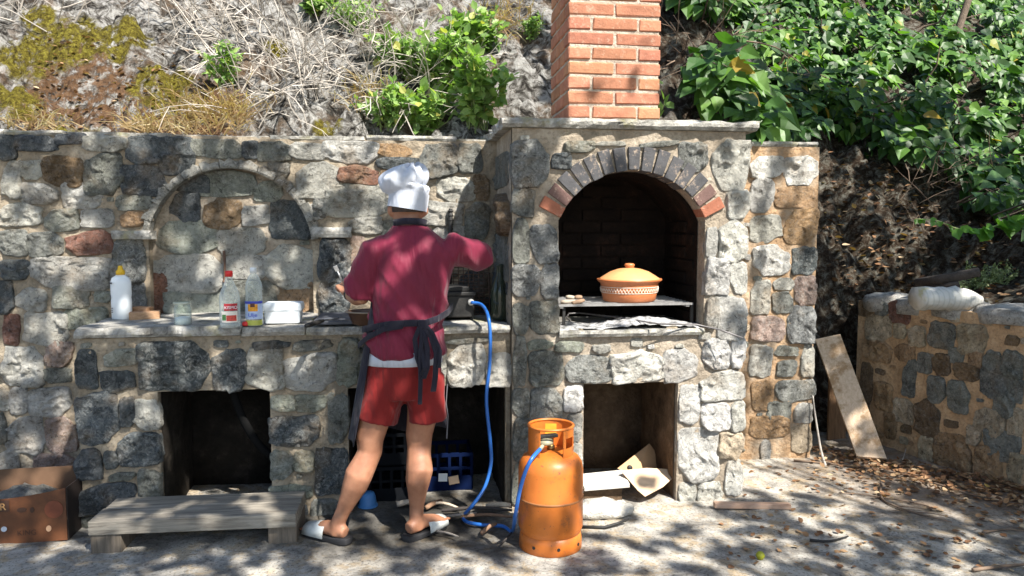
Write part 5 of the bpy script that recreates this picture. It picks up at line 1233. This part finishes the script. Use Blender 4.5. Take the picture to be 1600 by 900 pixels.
# blue bowl, crates
P = onZ(574, 796); b = MB(); k = 1 / ppm(P); b.lathe([(.052, 0), (.050, .012), (.044, .055), (.036, .078), (.02, .084), (.001, .085)], P + Vector((0, .05, .0)), 28); bo = thing('plastic_bowl', 'upturned blue plastic bowl on the ground by the counter pier', 'bowl', tuple(P)); b.build('bowl_body', simple('bowl_blue', (.06, .20, .46), .45, .1), bo, True); MB().lathe([(.050, 0), (.056, .002), (.056, .010), (.050, .012)], P + Vector((0, .05, 0)), 28, 1, 1, False).build('rim', simple('bowl_blue', (.06, .20, .46), .45), bo, True)
def crate(nm, label, x0, x1, y0, y1, z0, z1, mat):
    root = thing(nm, label, 'crate', ((x0 + x1) / 2, (y0 + y1) / 2, z0), 'plastic crates stored under the counter'); n_ = 5; h = z1 - z0
    def rails(p, q, nrm):
        p, q = Vector(p), Vector(q); d = (q - p)
        for a, b in ((0, .38), (.55, .62), (.9, 1.0)):
            mb = MB(); c_ = p + d * .5 + Vector((0, 0, h * (a + b) / 2)); mb.obox(c_, d * .5, Vector(nrm) * .006, Vector((0, 0, h * (b - a) / 2))); mb.build('rail', mat, root)
        for i in range(n_ + 1):
            mb = MB(); c_ = p + d * (i / n_) + Vector((0, 0, h * .69)); mb.obox(c_, d.normalized() * .008, Vector(nrm) * .0058, Vector((0, 0, h * .31))); mb.build('slat', mat, root)
    rails((x0, y0, z0), (x1, y0, z0), (0, 1, 0)); rails((x0, y1, z0), (x1, y1, z0), (0, 1, 0)); rails((x0, y0, z0), (x0, y1, z0), (1, 0, 0)); rails((x1, y0, z0), (x1, y1, z0), (1, 0, 0))
    mb = MB(); mb.box(x0, y0, z0 + .002, x1, y1, z0 + .01); mb.build('crate_floor', mat, root); return root
cy0 = .34; x0, x1 = X_at(650, 740, cy0), X_at(737, 740, cy0); M_BCR = simple('crate_blue_shaded', (.0018, .007, .034), .85, .15, spec=.08); M_KCR = simple('crate_black', (.006, .007, .009), .85, .15, spec=.06)  # blue lowered so its colour carries the shade under the counter
cr = crate('plastic_crate', 'shade-darkened blue plastic crate with paper tags under the counter', x0, x1, cy0, cy0 + .27, 0.0, Z_at(700, 708, cy0), M_BCR)
for (px, py, w, h_, a, m_) in ((692, 746, .026, .024, .05, M_WPL), (709, 750, .030, .024, -.16, M_CARD_L)):
    q = onY(px, py, cy0 - .012); mb = MB(); mb.obox(q, (w * math.cos(a), 0, -w * math.sin(a)), (0, .001, 0), (h_ * math.sin(a), 0, h_ * math.cos(a))); mb.build('paper_tag', m_, cr)
x0, x1 = X_at(560, 700, .2), X_at(645, 700, .2)
crate('plastic_crate', 'lower black plastic crate stacked behind the legs of the cook', x0, x1, .2, .5, 0, .2, M_KCR); crate('plastic_crate', 'upper black plastic crate stacked behind the legs of the cook', x0 + .01, x1 + .02, .22, .5, .205, .385, M_KCR)
# firewood on the ground by his feet
rng = random.Random(15)
for i, (a, b_, r_, m_, lab) in enumerate((
    ((655, 818), (745, 810), .009, 'grey', 'long thin grey stick beside the right sandal'), ((668, 792), (720, 800), .008, 'pale', 'pale crooked stick in front of the blue crate'), ((690, 803), (800, 806), .010, 'dark', 'dark straight stick running towards the gas cylinder'),
    ((720, 812), (800, 814), .009, 'brown', 'brown stick lying along the hose loop'), ((620, 795), (655, 793), .016, 'pale', 'short pale split log behind the right foot'), ((752, 840), (775, 828), .011, 'brown', 'short cut branch in front of the hose loop'),
    ((682, 834), (716, 847), .006, 'grey', 'thin twig running out from the right sandal'), ((665, 800), (690, 790), .014, 'brown', 'stubby brown log among the sticks'), ((780, 858), (800, 838), .006, 'dark', 'dark bent twig beside the cylinder foot'), ((760, 798), (798, 800), .016, 'pale', 'broken pale bark slab by the oven corner'))):
    mid = (onZ(*a) + onZ(*b_)) / 2 + Vector((0, rng.uniform(-.015, .015), .012 + rng.uniform(0, .02))); z = r_ + .008
    pa, pb = onZ(*a), onZ(*b_); pa.z += z; pb.z += z + rng.uniform(0, .015); mb = MB(); mb.tube(spline([pa, mid + Vector((0, 0, r_)), pb], 4), [r_ * q for q in (.9, 1, 1.05, 1, .95, 1, .9, .8, .7)], 7)
    cm = {'grey': (.26, .23, .20), 'pale': (.50, .41, .31), 'dark': (.06, .05, .045), 'brown': (.22, .13, .08)}[m_]
    tag(mb.build('stick', simple('stick_' + m_, cm, .85, .35, 25, .5, .01), None, True), lab, 'stick', 'firewood sticks on the sooty ground')

# ------------------------------------------------------------------ right side
M_BOARD = m_wood('pale_board', (.46, .33, .22), (.66, .52, .38), 2, .7, (.34, .22, .12))
B0, B1 = onZ(1364, 722), onY(1293, 527, 1.02); d = (B1 - B0); w = Vector((d.y * 0 + 1, -.25, .32)); w = (w - d.normalized() * w.dot(d.normalized())).normalized() * .088; n_ = d.cross(w).normalized() * .014
if n_.y > 0: n_ = -n_
mb = MB(); rings = []
for i in range(9):
    f = i / 8; c_ = B0 + d * f; rg_ = [c_ - w - n_, c_ + w - n_, c_ + w + n_, c_ - w + n_]
    if i == 0: rg_ = [p + d * (.03 * q) for p, q in zip(rg_, (1.6, 0, .1, 1.9))]
    rings.append(rg_)
mb.loft(rings); tag(mb.build('leaning_board', M_BOARD, None, bevel=.002), 'pale worn wooden board leaning beside the end of the stone wall', 'board')
b0, b1 = onY(1300, 690, 1.05), onY(1315, 600, 1.10); mb = MB(); mb.obox((b0 + b1) / 2, (.075, .01, 0), (0, .012, .003), (.01, .02, .26)); tag(mb.build('brown_board', m_wood('brown_wood', (.14, .08, .045), (.30, .18, .10), 2), None, bevel=.002), 'brown board standing in shade behind the leaning board', 'board')
M_PALESTICK = simple('pale_bark', (.46, .42, .37), .85, .4, 30, .4)
for i, (pix, r_, m_, lab) in enumerate((
    ([(1290, 728), (1282, 700), (1274, 650), (1270, 618)], .008, M_PALESTICK, 'thin pale stick leaning on the end of the stone wall'),
    ([(1240, 722), (1330, 730), (1420, 748), (1510, 775), (1555, 785)], .007, M_TWIG_D, 'very long thin branch lying along the leaf litter'),
    ([(1377, 760), (1378, 782), (1410, 800), (1487, 822)], .007, M_TWIG_D, 'forked dark branch lying on the dappled ground'),
    ([(1265, 845), (1295, 848), (1325, 842)], .008, M_BLK, 'short charred stick on the dappled ground'),
    ([(1535, 835), (1570, 830), (1610, 832)], .006, M_TWIG_D, 'curved twig near the foot of the low wall'),
    ([(1520, 895), (1570, 887), (1620, 884)], .009, M_TWIG_D, 'thick dark twig in the shade away from walls'),
    ([(1372, 690), (1400, 700), (1415, 704), (1410, 725)], .004, M_TWIG, 'dry wiry twigs at the foot of the low wall'),
    ([(1455, 800), (1440, 790), (1350, 775), (1310, 773)], .005, M_TWIG_D, 'slender twig crossing the forked branch'))):
    pts = [onZ(px, py) for px, py in pix]
    if i == 0: pts = [onZ(1290, 728), onY(1282, 700, WY - .1), onY(1274, 650, WY - .05), onY(1270, 618, WY - .035)]
    else: pts = [p + Vector((0, 0, gz(p.x, p.y) + r_ + (.03 if i == 6 and j else .003))) for j, p in enumerate(pts)]
    q = spline(pts, 4); mb = MB(); mb.tube(q, [r_ * (1.1 - .6 * j / len(q)) for j in range(len(q))], 6)
    if i in (1, 2):
        for j in (4, 7, 9): mb.tube([q[j], q[j] + Vector((.06, -.05, .01)), q[j] + Vector((.13, -.07, .0))], [r_ * .6, r_ * .5, r_ * .3], 5)
    tag(mb.build('twig', m_, None, True), lab, 'twig', 'fallen twigs on the courtyard ground')
a, b_ = onZ(1118, 795), onZ(1237, 797); mb = MB(); mb.obox((a + b_) / 2 + Vector((0, .02, .016)), (b_ - a) / 2, (0.002, .02, 0), (0, 0, .014)); tag(mb.build('wood_batten', m_wood('pink_batten', (.40, .24, .16), (.58, .40, .29)), None, bevel=.002), 'narrow sawn wood batten lying at the oven corner', 'batten')
P = onZ(1188, 868, .018); mb = MB(); mb.lathe([(.001, -.02), (.012, -.017), (.02, -.004), (.02, .006), (.012, .017), (.001, .02)], P, 16); tag(mb.build('green_fruit', simple('fruit_green', (.33, .34, .02), .5), None, True), 'small yellow green fruit lying on the sunny ground', 'fruit')
# on the bank above the low wall
def on_bank(px, py): return hit(px, py)
p0 = FE.o + FE.u * FE.uv(1438, 476)[0] - FE.n * .16 + Vector((0, 0, RTOP + .05)); p1 = FE.o + FE.u * FE.uv(1528, 478)[0] - FE.n * .22 + Vector((0, 0, RTOP + .05))
p0, p1 = onZ(1432, 466, RTOP + .08), onZ(1532, 468, RTOP + .07); mb = MB(); rings = []; d = (p1 - p0); s_ = Vector((-d.y, d.x, 0)).normalized()
for i in range(16):
    f = i / 15; r_ = (.075 if f < .75 else .075 * (1 - (f - .75) * 2.6)); c_ = p0 + d * f
    rings.append([c_ + s_ * (r_ * 1.3 * math.cos(6.283 * k / 20)) + Vector((0, 0, r_ * .95 * math.sin(6.283 * k / 20) * (1 + .22 * noise.noise(Vector((f * 8, k * .5, 0)))) + .012 * noise.noise(Vector((f * 14, k, 2))))) for k in range(20)])
mb.loft(rings); t = NT('woven_sack'); wv = t.n('ShaderNodeTexWave', {'Vector': t.pos, 'Scale': 9.0, 'Distortion': 2.0, 'Detail': 3.0}).outputs['Fac']; c = t.mix(t.ramp(wv, [(.78, 0), (.9, .35)]), (.50, .49, .45), (.26, .27, .24)); c = t.mix(t.ramp(t.noise(7, 4), [(.6, 0), (.7, .7)]), c, (.36, .33, .10))
tag(mb.build('woven_sack', t.done(c, .7, t.bump(t.noise(40, 5), .8, .01), .3), None, True), 'white woven plastic sack lying on top of the low wall', 'sack')
mb = MB(); q = [onZ(1432, 442, RTOP + .15), onZ(1475, 436, RTOP + .19), onZ(1530, 425, RTOP + .24)]; mb.tube(q, [.03, .035, .03], 8); mb.tube([q[0] + Vector((.02, -.08, -.03)), q[1] + Vector((.03, -.09, -.03))], [.022, .02], 7); tag(mb.build('dead_log', simple('dead_wood', (.07, .055, .045), .9, .5, 14, .8, .02), None, True), 'dark dead log lying behind the woven sack', 'log')
M_JUN = m_leaf('juniper_leaves', [(0, (.10, .14, .05)), (.5, (.22, .27, .12)), (1, (.40, .44, .22))], .6, .3)
for i, (px, py, lab) in enumerate(((1545, 468, 'pale green feathery shrub on the low wall behind the sack'), (1590, 462, 'bushy pale green shrub growing at the far end of the sack'), (1580, 420, 'light green feathery shrub higher on the bank'))):
    p = onZ(px, py, RTOP + .02 + .12 * (i == 2)) + Vector((0, .1, 0)); rng = random.Random(200 + i)
    plant('feathery_shrub', lab, 'shrub', 0, 0, 34, .26, .30, LEAF, M_JUN, .026, 210 + i, 'feathery shrubs above the low wall', p, lpn=46)
vn = thing('ivy_vine', 'bright green ivy runner reaching out over the shady bank', 'vine', tuple(onY(1600, 330, 1.2)))
pts = spline([onY(1640, 325, .7), onY(1590, 340, .72), onY(1545, 356, .74), onY(1500, 358, .76), onY(1465, 345, .78), onY(1432, 342, .8)], 6); mb = MB(); mb.tube(pts, [.007 * (1 - .6 * i / len(pts)) for i in range(len(pts))], 6); mb.build('stem', simple('vine_stem', (.30, .36, .14), .6), vn, True)
rng = random.Random(33); M_VINE = m_leaf('vine_leaves', [(0, (.05, .16, .02)), (.6, (.12, .28, .04)), (1, (.30, .42, .10))], .45, .45)
for i in range(0, len(pts), 1):
    for j in range(2 if i < 16 else 1):
        lv = MB(); s_ = (.17 if i < 14 else .12 if i < 20 else .07) * rng.uniform(.7, 1.1); put_leaf(lv, ROUND, pts[i], Vector((rng.uniform(-.9, .9), -.35, rng.uniform(-.9, .1))), Vector((0, -.9, .5)) + rv(rng, .35), s_ * .8); lv.build('leaf', M_VINE, vn, raw=True)
for o in bpy.data.objects:
    if '_loc' in o: del o['_loc']
